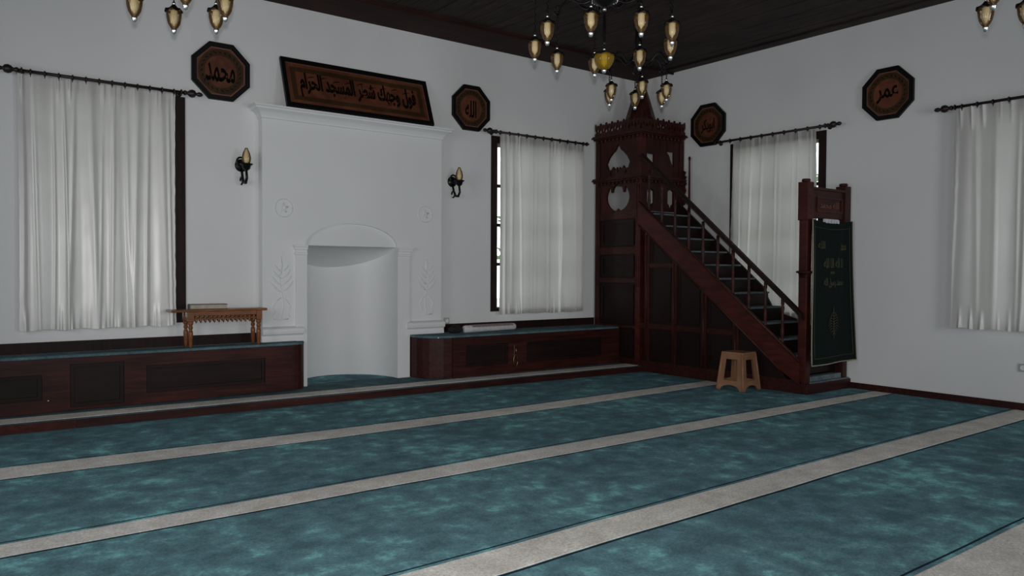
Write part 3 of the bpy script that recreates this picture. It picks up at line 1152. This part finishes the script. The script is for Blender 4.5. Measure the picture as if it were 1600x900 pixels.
# ------------------------------------------------------------------ chandeliers
def lamp_parts(parent, loc, s=1.0, glass='amber', first=None, wide=1.0):
    """a hanging tulip lamp: part lamp (cap and stem) with sub-parts glass, bulb, finial; z 0 = bottom of the finial"""
    if first is not None:
        n = dup(first, loc)
        n.parent = parent
        return n
    bm = NB()
    W = wide
    lathe(bm, [(0.006, 0.175), (0.010, 0.168), (0.008, 0.160), (0.016, 0.152), (0.022, 0.146), (0.030 * W, 0.140), (0.050 * W, 0.130), (0.054 * W, 0.122), (0.046 * W, 0.126), (0.02, 0.134)], seg=24)
    for v in bm.verts:
        rr = math.hypot(v.co.x, v.co.y)
        if rr > 0.045 * W:
            a = math.atan2(v.co.y, v.co.x)
            v.co.z += 0.006 * math.cos(a * 6)
    tube(bm, [(0, 0, 0.17), (0, 0, 0.20)], 0.004, 6)
    l = obj('lamp', bm, M['iron'], parent)
    l.location = loc
    l.scale = (1.0, 1.0, s)
    bm = NB()
    ball(bm, (0, 0, 0.150), 0.014)
    ball(bm, (0, 0, 0.166), 0.010)
    obj('cap_bead', bm, M['chrome'], l)
    bm = NB()
    lathe(bm, [(0.002, 0.0), (0.010, 0.004), (0.013, 0.012), (0.017, 0.020), (0.016, 0.028), (0.012, 0.030)], seg=16)
    obj('finial', bm, M['chrome'], l)
    bm = NB()
    lathe(bm, [(0.013 * W, 0.028), (0.024 * W, 0.038), (0.036 * W, 0.058), (0.043 * W, 0.085), (0.046 * W, 0.110), (0.044 * W, 0.130)], seg=24)
    bm.faces.ensure_lookup_table()
    obj('glass', bm, M[glass], l, True)
    bm = NB()
    lathe(bm, [(0.003, 0.046), (0.007, 0.054), (0.012, 0.060), (0.018, 0.066), (0.020, 0.08), (0.021, 0.10), (0.021, 0.125), (0.012, 0.135)], seg=16)
    obj('bulb', bm, M['candle'], l, True)
    return l


def arm(parent, p0, p1, hang, rad=0.009):
    bm = NB()
    p0, p1 = Vector(p0), Vector(p1)
    d = p1 - p0
    pts = []
    for i in range(13):
        t_ = i / 12
        z = 0.07 * math.sin(t_ * PI * 2) * -1
        pts.append(p0 + d * t_ + Vector((0, 0, z)))
    tube(bm, pts, [rad * 1.2 - rad * 0.4 * i / 12 for i in range(13)], 8)
    e = pts[-1]
    dh = Vector((d.x, d.y, 0)).normalized()
    # scroll beyond the tip, then the stem down to the lamp
    tube(bm, [e + dh * (0.03 * math.sin(a)) + Vector((0, 0, 0.03 - 0.03 * math.cos(a))) for a in [k * 0.7 for k in range(7)]], [rad * 0.8] * 6 + [rad * 0.3], 6)
    lathe(bm, [(0.004, 0.0), (0.022, 0.012), (0.030, 0.018), (0.010, 0.024)], e.x, e.y, e.z - 0.012, 14)
    z = e.z
    i = 0
    while z > hang + 0.012:
        a = (i % 2) * PI / 2
        pts2 = [(e.x + 0.006 * math.cos(b) * math.cos(a), e.y + 0.006 * math.cos(b) * math.sin(a), z - 0.012 + 0.013 * math.sin(b)) for b in [2 * PI * q / 8 for q in range(9)]]
        tube(bm, pts2, 0.0022, 5)
        z -= 0.021
        i += 1
    obj('arm', bm, M['iron'], parent)


def hub(parent, z0, top, big=1.0):
    bm = NB()
    B = big
    lathe(bm, [(0.001, z0), (0.020 * B, z0 + 0.012), (0.05 * B, z0 + 0.03), (0.085 * B, z0 + 0.055), (0.10 * B, z0 + 0.075), (0.095 * B, z0 + 0.09), (0.05 * B, z0 + 0.105), (0.028, z0 + 0.15), (0.035, z0 + 0.20),
               (0.045 * B, z0 + 0.25), (0.025, z0 + 0.32), (0.014, z0 + 0.36), (0.012, z0 + 0.40)], seg=24)
    obj('hub', bm, M['iron'], parent)
    bm = NB()
    for k in range(22):
        a = 2 * PI * k / 22
        ball(bm, (0.088 * B * math.cos(a), 0.088 * B * math.sin(a), z0 + 0.052), 0.006, 6)
    ball(bm, (0, 0, z0 - 0.004), 0.014)
    tag(obj('beading', bm, M['chrome'], parent), kind='stuff')
    bm = NB()
    z = z0 + 0.39
    i = 0
    while z < top - 0.05:
        a = (i % 2) * PI / 2
        tube(bm, [(0.012 * math.cos(b) * math.cos(a), 0.012 * math.cos(b) * math.sin(a), z + 0.022 * math.sin(b)) for b in [2 * PI * q / 10 for q in range(11)]], 0.004, 5)
        z += 0.034
        i += 1
    obj('chain', bm, M['iron'], parent)
    bm = NB()
    lathe(bm, [(0.012, -0.06), (0.03, -0.05), (0.055, -0.02), (0.06, 0.0)], 0, 0, top, 20)
    obj('canopy', bm, M['iron'], parent)


def chandelier(name, label, c, lamps, zl, centre=None, hubz=3.0, size=1.0, first=None, armz=3.05):
    t = thing(name, label, 'chandelier', (c[0], c[1], 0))
    hub(t, hubz, CZ - 0.035, 1.0 if centre else 0.6)
    for (x, y) in lamps:
        dx, dy = x - c[0], y - c[1]
        q = lamp_parts(t, (dx, dy, zl), size, first=first)
        if first is None:
            first = q
        L = math.hypot(dx, dy)
        arm(t, (dx / L * 0.03, dy / L * 0.03, hubz + 0.12), (dx, dy, armz), zl + 0.19 * size)
    if centre:
        q = lamp_parts(t, (0, 0, centre), 1.0, 'amber_deep', wide=1.5)
        q['label'] = 'larger deep amber central lamp'
        bm = NB()
        lathe(bm, [(0.003, centre + 0.19), (0.014, centre + 0.20), (0.008, centre + 0.22), (0.012, centre + 0.26), (0.006, hubz)], seg=12)
        obj('centre_stem', bm, M['iron'], t)
    return first


ring = [(-4.109, -3.007), (-4.30, -3.368), (-3.782, -2.838), (-4.212, -3.683), (-3.463, -2.92), (-3.963, -3.88), (-3.398, -3.307), (-3.666, -3.87), (-3.421, -3.617)]
# even the ring out slightly towards its mean radius
cx_, cy_ = -3.81, -3.388
ring2 = []
for x, y in ring:
    a, rr = math.atan2(y - cy_, x - cx_), math.hypot(x - cx_, y - cy_)
    rr = 0.6 * rr + 0.4 * 0.49
    ring2.append((cx_ + rr * math.cos(a), cy_ + rr * math.sin(a)))
f0 = chandelier('chandelier', 'large black chandelier with nine lamps around a deep amber middle lamp', (cx_, cy_), ring2, 2.65, 2.545, 2.985, 1.15, None, 3.09)
chandelier('chandelier', 'smaller six-lamp black chandelier hanging beyond the large one, before the pulpit spire', (-2.53, -2.49),
           [(-2.656, -2.264), (-2.399, -2.33), (-2.253, -2.518), (-2.791, -2.425), (-2.677, -2.676), (-2.423, -2.721)], 2.65, None, 3.0, 1.15, f0, 2.98)
chandelier('chandelier', 'black chandelier over the left curtain and the left octagonal plaque', (-6.29, -2.38),
           [(-6.519, -2.226), (-6.273, -2.121), (-6.339, -2.641), (-6.066, -2.285), (-6.096, -2.561)], 2.65, None, 3.0, 1.15, f0, 3.0)
chandelier('chandelier', 'black chandelier cut off by the top right corner of the photo', (-2.54, -5.60),
           [(-2.417, -5.232), (-2.80, -5.42), (-2.288, -5.40), (-2.29, -5.75), (-2.52, -5.90), (-2.79, -5.77)], 2.65, None, 3.0, 1.15, f0, 3.0)

# ------------------------------------------------------------------ minbar (pulpit)
XM = -0.70          # plane of the side that faces the room
XR = WB - 0.02
WSTR = [(-2.60, 0.64), (-2.47, 0.70), (-2.30, 0.745), (-2.20, 0.80), (-2.12, 0.93), (-2.07, 1.035), (-1.72, 1.324), (-1.43, 1.559), (-1.055, 1.875), (-0.81, 2.08)]
XS = -0.04             # string board on the wall side of the stairs, in front of the curtain
TY0, TY1 = -0.81, -0.03      # tower front and back
mb = thing('minbar', 'dark carved wooden minbar pulpit with a staircase and a pointed spire', 'pulpit', (0, 0, 0))


def strz(y):         # top edge of the stair string
    return 2.002 - 0.793 * (-0.822 - y)


# side framing of the staircase
SW = 0.27
bm = NB()
plate(bm, [(-0.80, strz(-0.80)), (-0.80, strz(-0.80) - SW), (-2.73, strz(-2.73) - SW), (-2.95, 0.09), (-2.95, strz(-2.95))], [], XM - 0.02, XM + 0.03, 'yz')
obj('stringer', bm, M['wood_red'], mb)
bm = NB()
tube(bm, [(XM - 0.018, -0.80, strz(-0.80) + 0.004), (XM - 0.018, -2.95, strz(-2.95) + 0.004)], 0.014, 8)
tube(bm, [(XM - 0.018, -0.80, strz(-0.80) - SW), (XM - 0.018, -2.73, strz(-2.73) - SW)], 0.010, 8)
obj('stringer_bead', bm, M['wood'], mb)
bm = NB()
box(bm, XM - 0.005, XM + 0.03, -2.95, -0.81, 0.0, 0.13, bev=0.004)
obj('bottom_rail', bm, M['wood_h'], mb)
bm = NB()
box(bm, XM - 0.004, XM + 0.03, -2.19, -0.81, 0.515, 0.575, bev=0.004)
obj('middle_rail', bm, M['wood_h'], mb)
STL = [-0.93, -1.35, -1.775, -2.195]
for y in STL:
    bm = NB()
    top = strz(y) - SW + 0.03
    box(bm, XM - 0.010, XM + 0.03, y - 0.036, y + 0.036, 0.10, top)
    tube(bm, [(XM - 0.014, y + 0.004, 0.13), (XM - 0.014, y + 0.004, top - 0.05)], 0.009, 8)
    obj('stile', bm, M['wood'], mb)
cells = [(-0.96, -1.32), (-1.38, -1.74), (-1.805, -2.165)]
for (a, b) in cells:
    za, zb = strz(a) - SW, strz(b) - SW
    bm = NB()
    box(bm, XM + 0.008, XM + 0.025, b, a, 0.13, 0.515)
    plate(bm, rect(b + 0.03, a - 0.03, 0.16, 0.485), [rect(b + 0.05, a - 0.05, 0.18, 0.465)], XM, XM + 0.01, 'yz')
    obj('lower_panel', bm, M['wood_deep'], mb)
    bm = NB()
    plate(bm, [(a, 0.575), (b, 0.575), (b, zb), (a, za)], [], XM + 0.008, XM + 0.025, 'yz')
    ia, ib = a - 0.03, b + 0.03
    plate(bm, [(ia, 0.605), (ib, 0.605), (ib, zb + 0.03 - 0.04), (ia, za - 0.06)], [[(ia - 0.018, 0.623), (ib + 0.018, 0.623), (ib + 0.018, zb - 0.02), (ia - 0.018, za - 0.09)]], XM, XM + 0.01, 'yz')
    obj('upper_panel', bm, M['wood_deep'], mb)
bm = NB()
plate(bm, [(-2.23, 0.13), (-2.23, strz(-2.23) - SW), (-2.62, strz(-2.62) - SW + 0.01), (-2.80, 0.13)], [], XM + 0.008, XM + 0.025, 'yz')
obj('corner_panel', bm, M['wood_deep'], mb)
bm = NB()
box(bm, XM - 0.004, XM + 0.03, -1.33, -0.95, 1.235, 1.285, bev=0.003)
obj('upper_rail', bm, M['wood_h'], mb)
# wall side string
bm = NB()
plate(bm, [(-0.81, 0.0), (-2.95, 0.0), (-2.95, 0.60)] + WSTR, [], XS - 0.03, XS, 'yz')
obj('wall_string', bm, M['wood_deep'], mb)
# steps
NS = 11
for k in range(NS):
    y1 = -0.82 - 0.19 * (NS - k) + 0.0
    ztop = strz(y1 + 0.0) + 0.02
    bm = NB()
    box(bm, XM + 0.03, XS - 0.031, y1, y1 + 0.21, max(0.05, ztop - 0.19), ztop - 0.012)
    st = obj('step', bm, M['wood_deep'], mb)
    bm = NB()
    box(bm, XM + 0.03, XS - 0.031, y1 - 0.016, y1 + 0.19, ztop - 0.012, ztop + 0.006, bev=0.004)
    obj('tread_carpet', bm, M['tread'], st)
# balusters and handrail on the room side
bal = [(0.016, 0.0), (0.018, 0.03), (0.012, 0.04), (0.017, 0.06), (0.020, 0.13), (0.013, 0.22), (0.019, 0.235), (0.012, 0.25), (0.014, 0.33), (0.018, 0.36), (0.011, 0.375), (0.017, 0.40), (0.017, 0.475)]
b0 = None
for k in range(10):
    y = -1.145 + 0.2 * (1 - k) - 0.0
    if y > -0.86:
        continue
    if b0 is None:
        bm = NB()
        lathe(bm, bal, seg=12)
        b0 = obj('baluster', bm, M['wood'], mb)
        b0.location = (XM + 0.002, y, strz(y))
    else:
        c = b0.copy()
        COL.objects.link(c)
        c.location = (XM + 0.002, y, strz(y))
def railz(y):
    return 2.069 - 0.848 * (-1.447 - y)


bm = NB()
plate(bm, [(-0.84, railz(-0.84) + 0.012), (-2.98, railz(-2.98) + 0.012), (-2.98, railz(-2.98) - 0.045), (-0.84, railz(-0.84) - 0.045)], [], XM - 0.028, XM + 0.028, 'yz')
bmesh.ops.bevel(bm, geom=[e for e in bm.edges if abs((e.verts[0].co - e.verts[1].co).length) > 1], offset=0.012, segments=3, affect='EDGES')
obj('handrail', bm, M['window_wood'], mb)

# --- tower
for (x, y) in ((XM + 0.04, TY0 + 0.04), (XM + 0.04, TY1 - 0.04), (XR - 0.04, TY0 + 0.04), (XR - 0.04, TY1 - 0.04)):
    bm = NB()
    box(bm, x - 0.04, x + 0.04, y - 0.04, y + 0.04, 0.0, 2.86, bev=0.004)
    if x < -0.3:
        for dx, dy in ((-0.038, -0.02), (-0.038, 0.02)):
            tube(bm, [(x + dx, y + dy, 1.0), (x + dx, y + dy, 2.25)], 0.007, 6)
    obj('post', bm, M['wood_red'] if (x < -0.3 and y < -0.5) else M['wood'], mb)
# side panels below the gallery
for z0, z1 in ((0.14, 0.50), (0.52, 1.05), (1.11, 1.40), (1.49, 1.83)):
    bm = NB()
    box(bm, XM + 0.02, XM + 0.04, TY0 + 0.08, TY1 - 0.08, z0, z1)
    plate(bm, rect(TY0 + 0.11, TY1 - 0.11, z0 + 0.02, z1 - 0.02), [rect(TY0 + 0.14, TY1 - 0.14, z0 + 0.05, z1 - 0.05)], XM + 0.005, XM + 0.022, 'yz')
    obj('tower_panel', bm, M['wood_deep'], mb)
for z0, z1 in ((0.0, 0.14), (0.50, 0.53), (1.05, 1.11), (1.40, 1.49), (1.83, 1.93)):
    bm = NB()
    box(bm, XM + 0.006, XM + 0.04, TY0 + 0.08, TY1 - 0.08, z0, z1, bev=0.003)
    obj('tower_rail', bm, M['wood_h'], mb)
bm = NB()
box(bm, XM + 0.04, XR - 0.04, TY0 + 0.04, TY1 - 0.02, 1.86, 1.92)
obj('gallery_floor', bm, M['wood_deep'], mb)
bm = NB()
box(bm, XM + 0.08, XR - 0.08, TY0 + 0.02, TY0 + 0.04, 0.0, 1.9)
obj('tower_back_board', bm, M['wood_deep'], mb)


def stalactite(y0, y1, zt, n_, d):
    out = []
    w = (y1 - y0) / n_
    for i in range(n_):
        a = y0 + i * w
        out += [(a + w * 0.18, zt), (a + w * 0.30, zt + d * 0.5), (a + w * 0.5, zt + d), (a + w * 0.70, zt + d * 0.5), (a + w * 0.82, zt)]
    return out


# pierced gallery panels, side facing the room
yc = (TY0 + TY1) / 2
lo = []
for k_ in range(36):           # round opening with pendants cut into its head and a point at its foot
    a_ = -PI / 2 + 2 * PI * k_ / 36
    lo.append((yc + 0.195 * math.cos(a_), 2.105 + 0.17 * math.sin(a_)))
lo[0] = (yc, 1.965)
lo = lo[:13] + [(yc + 0.155, 2.225), (yc + 0.125, 2.235), (yc + 0.118, 2.17), (yc + 0.092, 2.17), (yc + 0.075, 2.225), (yc + 0.045, 2.255), (yc, 2.275),
                (yc - 0.045, 2.255), (yc - 0.075, 2.225), (yc - 0.092, 2.17), (yc - 0.118, 2.17), (yc - 0.125, 2.235), (yc - 0.155, 2.225)] + lo[24:]
hi = [(yc - 0.17, 2.46), (yc - 0.12, 2.45), (yc - 0.09, 2.49), (yc - 0.05, 2.445), (yc - 0.02, 2.48), (yc, 2.40), (yc + 0.02, 2.48), (yc + 0.05, 2.445), (yc + 0.09, 2.49), (yc + 0.12, 2.45), (yc + 0.17, 2.46),
      (yc + 0.20, 2.53), (yc + 0.16, 2.60), (yc + 0.10, 2.66), (yc + 0.05, 2.69), (yc + 0.015, 2.745), (yc, 2.755), (yc - 0.015, 2.745), (yc - 0.05, 2.69), (yc - 0.10, 2.66), (yc - 0.16, 2.60), (yc - 0.20, 2.53)]
drops = [[(yc + s * 0.13 - 0.016, 2.41), (yc + s * 0.13, 2.375), (yc + s * 0.13 + 0.016, 2.41), (yc + s * 0.13, 2.44)] for s in (-1, 1)]
bm = NB()
plate(bm, rect(TY0 + 0.08, TY1 - 0.08, 1.93, 2.30), [lo], XM + 0.01, XM + 0.035, 'yz')
obj('pierced_panel', bm, M['wood'], mb)
bm = NB()
plate(bm, rect(TY0 + 0.08, TY1 - 0.08, 2.355, 2.84), [hi] + drops, XM + 0.01, XM + 0.035, 'yz')
obj('pierced_panel', bm, M['wood'], mb)


def arch_hole(c, w, z0, z1):
    return [(c - w, z0 + 0.05), (c - w * 0.5, z0 + 0.03), (c - w * 0.3, z0), (c + w * 0.3, z0), (c + w * 0.5, z0 + 0.03), (c + w, z0 + 0.05), (c + w, z1 - 0.02), (c + w * 0.4, z1), (c - w * 0.4, z1), (c - w, z1 - 0.02)]


bm = NB()
plate(bm, rect(XM + 0.08, XR - 0.08, 1.93, 2.30), [arch_hole(-0.515, 0.06, 1.98, 2.19), arch_hole(-0.155, 0.055, 1.98, 2.20)], TY0 + 0.01, TY0 + 0.035)
obj('pierced_panel', bm, M['wood'], mb)
bm = NB()
plate(bm, rect(XM + 0.08, XR - 0.08, 2.355, 2.84), [rect(-0.585, -0.46, 2.49, 2.62), [(-0.24, 2.67), (-0.10, 2.67), (-0.10, 2.47), (-0.15, 2.54), (-0.19, 2.62)]], TY0 + 0.01, TY0 + 0.035)
obj('pierced_panel', bm, M['wood'], mb)
for i in range(2):      # pendants under the side cornices
    zt = (2.30, 2.84)[i]
    bm = NB()
    for y in [TY0 + 0.05 + 0.068 * k for k in range(11)]:
        lathe(bm, [(0.001, -0.045), (0.010, -0.03), (0.014, -0.012), (0.012, 0.0)], XM - 0.008, y, zt, 8)
    for x in [XM + 0.05 + 0.068 * k for k in range(11)]:
        lathe(bm, [(0.001, -0.045), (0.010, -0.03), (0.014, -0.012), (0.012, 0.0)], x, TY0 - 0.008, zt, 8)
    tag(obj('pendant_row', bm, M['wood'], mb), kind='stuff')
for z0, pr in ((2.30, ((0, 0.02, 0.02), (0.02, 0.035, 0.05), (0.035, 0.055, 0.035))), (2.84, ((0, 0.015, 0.02), (0.015, 0.035, 0.055), (0.035, 0.05, 0.04)))):
    bm = NB()
    for a, b, e in pr:
        box(bm, XM - e, XR, TY0 - e, TY1 + 0.02, z0 + a, z0 + b)
    obj('cornice', bm, M['wood_h'], mb)
# roof deck with its crest of pierced finials
cr = None


def crest_bm():
    bm = NB()
    w = 0.048
    pts = [(-w, 0), (w, 0), (w, 0.03), (w * 0.55, 0.05), (w * 0.95, 0.075), (w * 1.02, 0.105), (w * 0.9, 0.14), (w * 0.62, 0.115), (w * 0.3, 0.115), (0, 0.125), (-w * 0.3, 0.115), (-w * 0.62, 0.115), (-w * 0.9, 0.14), (-w * 1.02, 0.105), (-w * 0.95, 0.075), (-w * 0.55, 0.05), (-w, 0.03)]
    plate(bm, pts, [[(-0.015, 0.06), (0, 0.04), (0.015, 0.06), (0.009, 0.09), (-0.009, 0.09)]], -0.008, 0.008)
    return bm


for side in (0, 1, 2):
    for k in range(8):
        if cr is None:
            cr = obj('crest_finial', crest_bm(), M['wood'], mb)
            cr.scale = (1.0, 1.0, 1.2)
            c = cr
        else:
            c = cr.copy()
            COL.objects.link(c)
        if side == 0:
            c.location = (XM - 0.005, TY0 + 0.035 + 0.10 * k, 2.885)
            c.rotation_euler = (0, 0, PI / 2)
        elif side == 1:
            c.location = (XM + 0.035 + 0.10 * k, TY0 - 0.005, 2.885)
            c.rotation_euler = (0, 0, 0)
        else:
            c.location = (XR - 0.01, TY0 + 0.035 + 0.10 * k, 2.885)
            c.rotation_euler = (0, 0, PI / 2)
# spire
SX, SY = -0.30, -0.42
bm = NB()
lathe(bm, [(0.30, 2.89), (0.30, 2.95), (0.27, 2.965), (0.235, 2.98), (0.225, 2.99), (0.12, 3.34), (0.02, 3.66)], SX, SY, 0, 8)
for fc in bm.faces:
    fc.smooth = False
obj('spire', bm, M['wood'], mb)
bm = NB()
ball(bm, (SX, SY, 3.665), 0.028)
ball(bm, (SX, SY, 3.705), 0.016)
obj('spire_finial', bm, M['wood'], mb)
# thin staff at the wall side of the gallery and its notched bracket
bm = NB()
tube(bm, [(XR - 0.04, -0.93, 1.90), (XR - 0.04, -0.93, 2.56), (XR - 0.04, -0.93, 2.60), (XR - 0.04, -0.93, 2.62)], [0.016, 0.011, 0.017, 0.004], 8)
obj('staff', bm, M['wood'], mb)
bm = NB()
plate(bm, [(-0.86, 2.02), (-0.83, 2.02), (-0.83, 2.46), (-0.87, 2.43), (-0.855, 2.39), (-0.885, 2.37), (-0.86, 2.33), (-0.885, 2.29), (-0.86, 2.25), (-0.88, 2.2), (-0.855, 2.15), (-0.87, 2.1)], [], XR - 0.05, XR - 0.03, 'yz')
obj('notched_bracket', bm, M['wood'], mb)

# --- gate at the foot of the stairs
GY = -3.0
for nm, x0, x1 in (('gate_post', XM, XM + 0.10), ('gate_post', XR - 0.10, XR)):
    bm = NB()
    box(bm, x0 + 0.01, x1 - 0.01, GY, GY + 0.09, 0.0, 1.74, bev=0.006)
    box(bm, x0, x1, GY - 0.012, GY + 0.10, 1.70, 2.075, bev=0.006)
    lathe(bm, [(0.036, 0.0), (0.044, 0.02), (0.038, 0.034)], (x0 + x1) / 2, GY + 0.045, 2.072, 10)
    obj(nm, bm, M['wood_red'] if x0 < -0.3 else M['wood'], mb)
bm = NB()
box(bm, XM + 0.09, XR - 0.09, GY + 0.01, GY + 0.07, 1.73, 2.01, bev=0.004)
box(bm, XM + 0.09, XR + 0.0, GY - 0.01, GY + 0.08, 2.005, 2.03, bev=0.004)
obj('gate_lintel', bm, M['wood_h'], mb)
bm = NB()
plate(bm, rect(-0.52, -0.06, 1.79, 1.94), [rect(-0.505, -0.075, 1.805, 1.925)], GY - 0.002, GY + 0.012)
lint = obj('lintel_panel', bm, M['wood_red'], mb)
text_mesh('lettering', 'الله محمد', 0.34, 0.07, 0.004, M['board_rim'], lint, (-0.29, GY + 0.009, 1.865), weight=0.01)
for sx, e in ((XM + 0.05, 1), (XR - 0.05, -1)):
    bm = NB()
    lathe(bm, [(0.05, -0.05), (0.056, -0.035), (0.062, -0.01), (0.085, 0.0), (0.085, 0.014), (0.05, 0.02)], sx if e > 0 else sx - 0.0, GY + 0.045, 1.19, 8)
    for v in bm.verts:
        v.co.x = min(v.co.x, XR)
    obj('capital', bm, M['wood'], mb)
bm = NB()
box(bm, XM - 0.012, XR + 0.015, GY - 0.03, GY + 0.12, 0.0, 0.10, bev=0.006)
box(bm, XM + 0.09, XR - 0.09, GY + 0.10, GY + 0.2, 0.10, 0.16)
sill = obj('gate_sill', bm, M['wood_h'], mb)
bm = NB()
box(bm, XM + 0.08, XR, GY - 0.02, GY + 0.02, 0.10, 0.112)
box(bm, XM + 0.08, XR - 0.08, GY + 0.02, GY + 0.14, 0.10, 0.16)
obj('sill_carpet', bm, M['tread'], sill)

# banner on the gate
bn = thing('banner', 'dark green hanging banner with gold embroidery and pale trim on the pulpit gate', 'banner', (0, 0, 0))


def ban(s, t_):
    x0 = -0.665 + (-0.035) * t_ + 0.012 * math.sin(t_ * 5)
    x1 = 0.045 + 0.015 * t_ ** 3
    x = x0 + (x1 - x0) * s
    sag = 0.035 * math.sin(s * PI) * (1 - t_) ** 6
    z = 1.715 - sag - t_ * (1.43 - sag) + 0.02 * t_ * s
    y = GY - 0.035 - 0.05 * t_ ** 1.3 + 0.012 * math.sin(s * 9 + 2 * t_) * t_ + 0.006 * math.sin(s * 17) * (1 - t_)
    return Vector((x, y, z))


bm = NB()
gs, gt = 40, 60
G = [[bm.verts.new(ban(i / gs, j / gt)) for i in range(gs + 1)] for j in range(gt + 1)]
G2 = [[bm.verts.new(ban(i / gs, j / gt) + Vector((0, 0.006, 0))) for i in range(gs + 1)] for j in range(gt + 1)]
for j in range(gt):
    for i in range(gs):
        bm.faces.new((G[j][i], G[j][i + 1], G[j + 1][i + 1], G[j + 1][i])).smooth = True
        bm.faces.new((G2[j][i], G2[j + 1][i], G2[j + 1][i + 1], G2[j][i + 1])).smooth = True
obj('cloth', bm, M['banner'], bn)
OFF = Vector((0, -0.006, 0))
for nm, pts in (('edge_trim', [ban(0.0, j / 40) + OFF for j in range(41)]), ('edge_trim', [ban(i / 20, 1.0) + OFF for i in range(21)]), ('edge_trim', [ban(1.0, j / 40) + OFF for j in range(41)])):
    bm = NB()
    tube(bm, pts, 0.006, 6)
    obj(nm, bm, M['trim'] if pts[0].x < -0.5 else M['gold'], bn)
bm = NB()
for s0 in (0.06, 0.94):
    tube(bm, [ban(s0, 0.03 + 0.93 * j / 30) + OFF for j in range(31)], 0.003, 5)
for t0 in (0.05, 0.955):
    tube(bm, [ban(0.06 + 0.88 * i / 20, t0) + OFF for i in range(21)], 0.003, 5)
tag(obj('border_stitching', bm, M['gold'], bn), kind='stuff')


def on_banner(o, s0, s1, t0, t1):
    """bend a flat lettering mesh (x, z in -0.5..0.5) onto the cloth"""
    for v in o.data.vertices:
        s = s0 + (s1 - s0) * (v.co.x + 0.5)
        t_ = t0 + (t1 - t0) * (0.5 - v.co.z)
        p = ban(s, t_)
        v.co = p + Vector((0, v.co.y - 0.002, 0))


for w_, a in (('الله', (0.14, 0.30, 0.145, 0.20)), ('محمد', (0.70, 0.86, 0.155, 0.21)), ('لا اله الا الله', (0.26, 0.76, 0.265, 0.335)), ('محمد رسول الله', (0.26, 0.76, 0.405, 0.475)), ('و', (0.42, 0.54, 0.36, 0.38))):
    on_banner(text_mesh('embroidery', w_, 1, 1, 0.003, M['gold'], bn, (0, 0, 0), weight=0.02), *a)
bm = NB()
for k in range(9):
    for sd in (-1, 1):
        t0 = 0.66 + k * 0.018
        L = 0.14 * math.sin((k + 1.5) / 10.5 * PI)
        tube(bm, [ban(0.5, t0) + OFF, ban(0.5 + sd * L * 0.6, t0 - 0.012) + OFF, ban(0.5 + sd * L, t0 + 0.006) + OFF], [0.003, 0.006, 0.002], 5)
tube(bm, [ban(0.5, 0.61 + 0.22 * j / 8) + OFF for j in range(9)], 0.004, 5)
tag(obj('ornament', bm, M['gold'], bn), kind='stuff')
bm = NB()
q0, q1 = ban(0.32, 0.0), ban(0.68, 0.0)
box(bm, -0.44, -0.19, GY - 0.034, GY - 0.014, 1.690, 1.722)
for k in range(5):
    box(bm, -0.43 + 0.052 * k, -0.40 + 0.052 * k, GY - 0.046, GY - 0.034, 1.680, 1.715, bev=0.004)
obj('hanging_tab', bm, M['paper'], bn)

# ------------------------------------------------------------------ plastic stool
st = thing('stool', 'brown plastic step stool with slotted sides beside the pulpit stairs', 'stool', (-0.93, -2.40, 0.002), math.radians(3))
st.scale = (0.94, 0.94, 0.97)
SH, SB, SI = 0.395, 0.165, 0.125


def q_(s, z):
    return SB + (SI - SB) * z / SH


proto = None
for k in range(4):
    bm = NB()
    w0, w1 = SB, SI
    c_ = 0.045
    outer = [(-w0, 0), (-w0 + c_, 0)] + [(-(w0 - c_) * math.cos(a) * 0.98, 0.055 * math.sin(a)) for a in [0.3, 0.6, 0.9, 1.25, PI / 2, PI - 1.25, PI - 0.9, PI - 0.6, PI - 0.3]] + [(w0 - c_, 0), (w0, 0), (w1, SH - 0.02), (-w1, SH - 0.02)]
    hole = [(-0.085, 0.10), (0.085, 0.10), (0.068, 0.32), (-0.068, 0.32)]
    plate(bm, outer, [hole], 0, 0.006)
    # lean the side inwards, then place it
    for v in bm.verts:
        v.co.y += -(SB + (SI - SB) * v.co.z / SH)
    rotm = Matrix.Rotation(k * PI / 2, 3, 'Z')
    for v in bm.verts:
        v.co = rotm @ v.co
    obj('side_panel', bm, M['plastic'], st)
    bm = NB()
    pts = []
    for z in (0, SH * 0.5, SH - 0.015):
        w_ = SB + (SI - SB) * z / SH
        pts.append(rotm @ Vector((-w_ + 0.004, -w_ + 0.004, z)))
    tube(bm, pts, [0.014, 0.013, 0.012], 10)
    obj('leg', bm, M['plastic'], st)
bm = NB()
box(bm, -SI - 0.006, SI + 0.006, -SI - 0.006, SI + 0.006, SH - 0.028, SH, bev=0.010)
obj('seat', bm, M['plastic'], st)
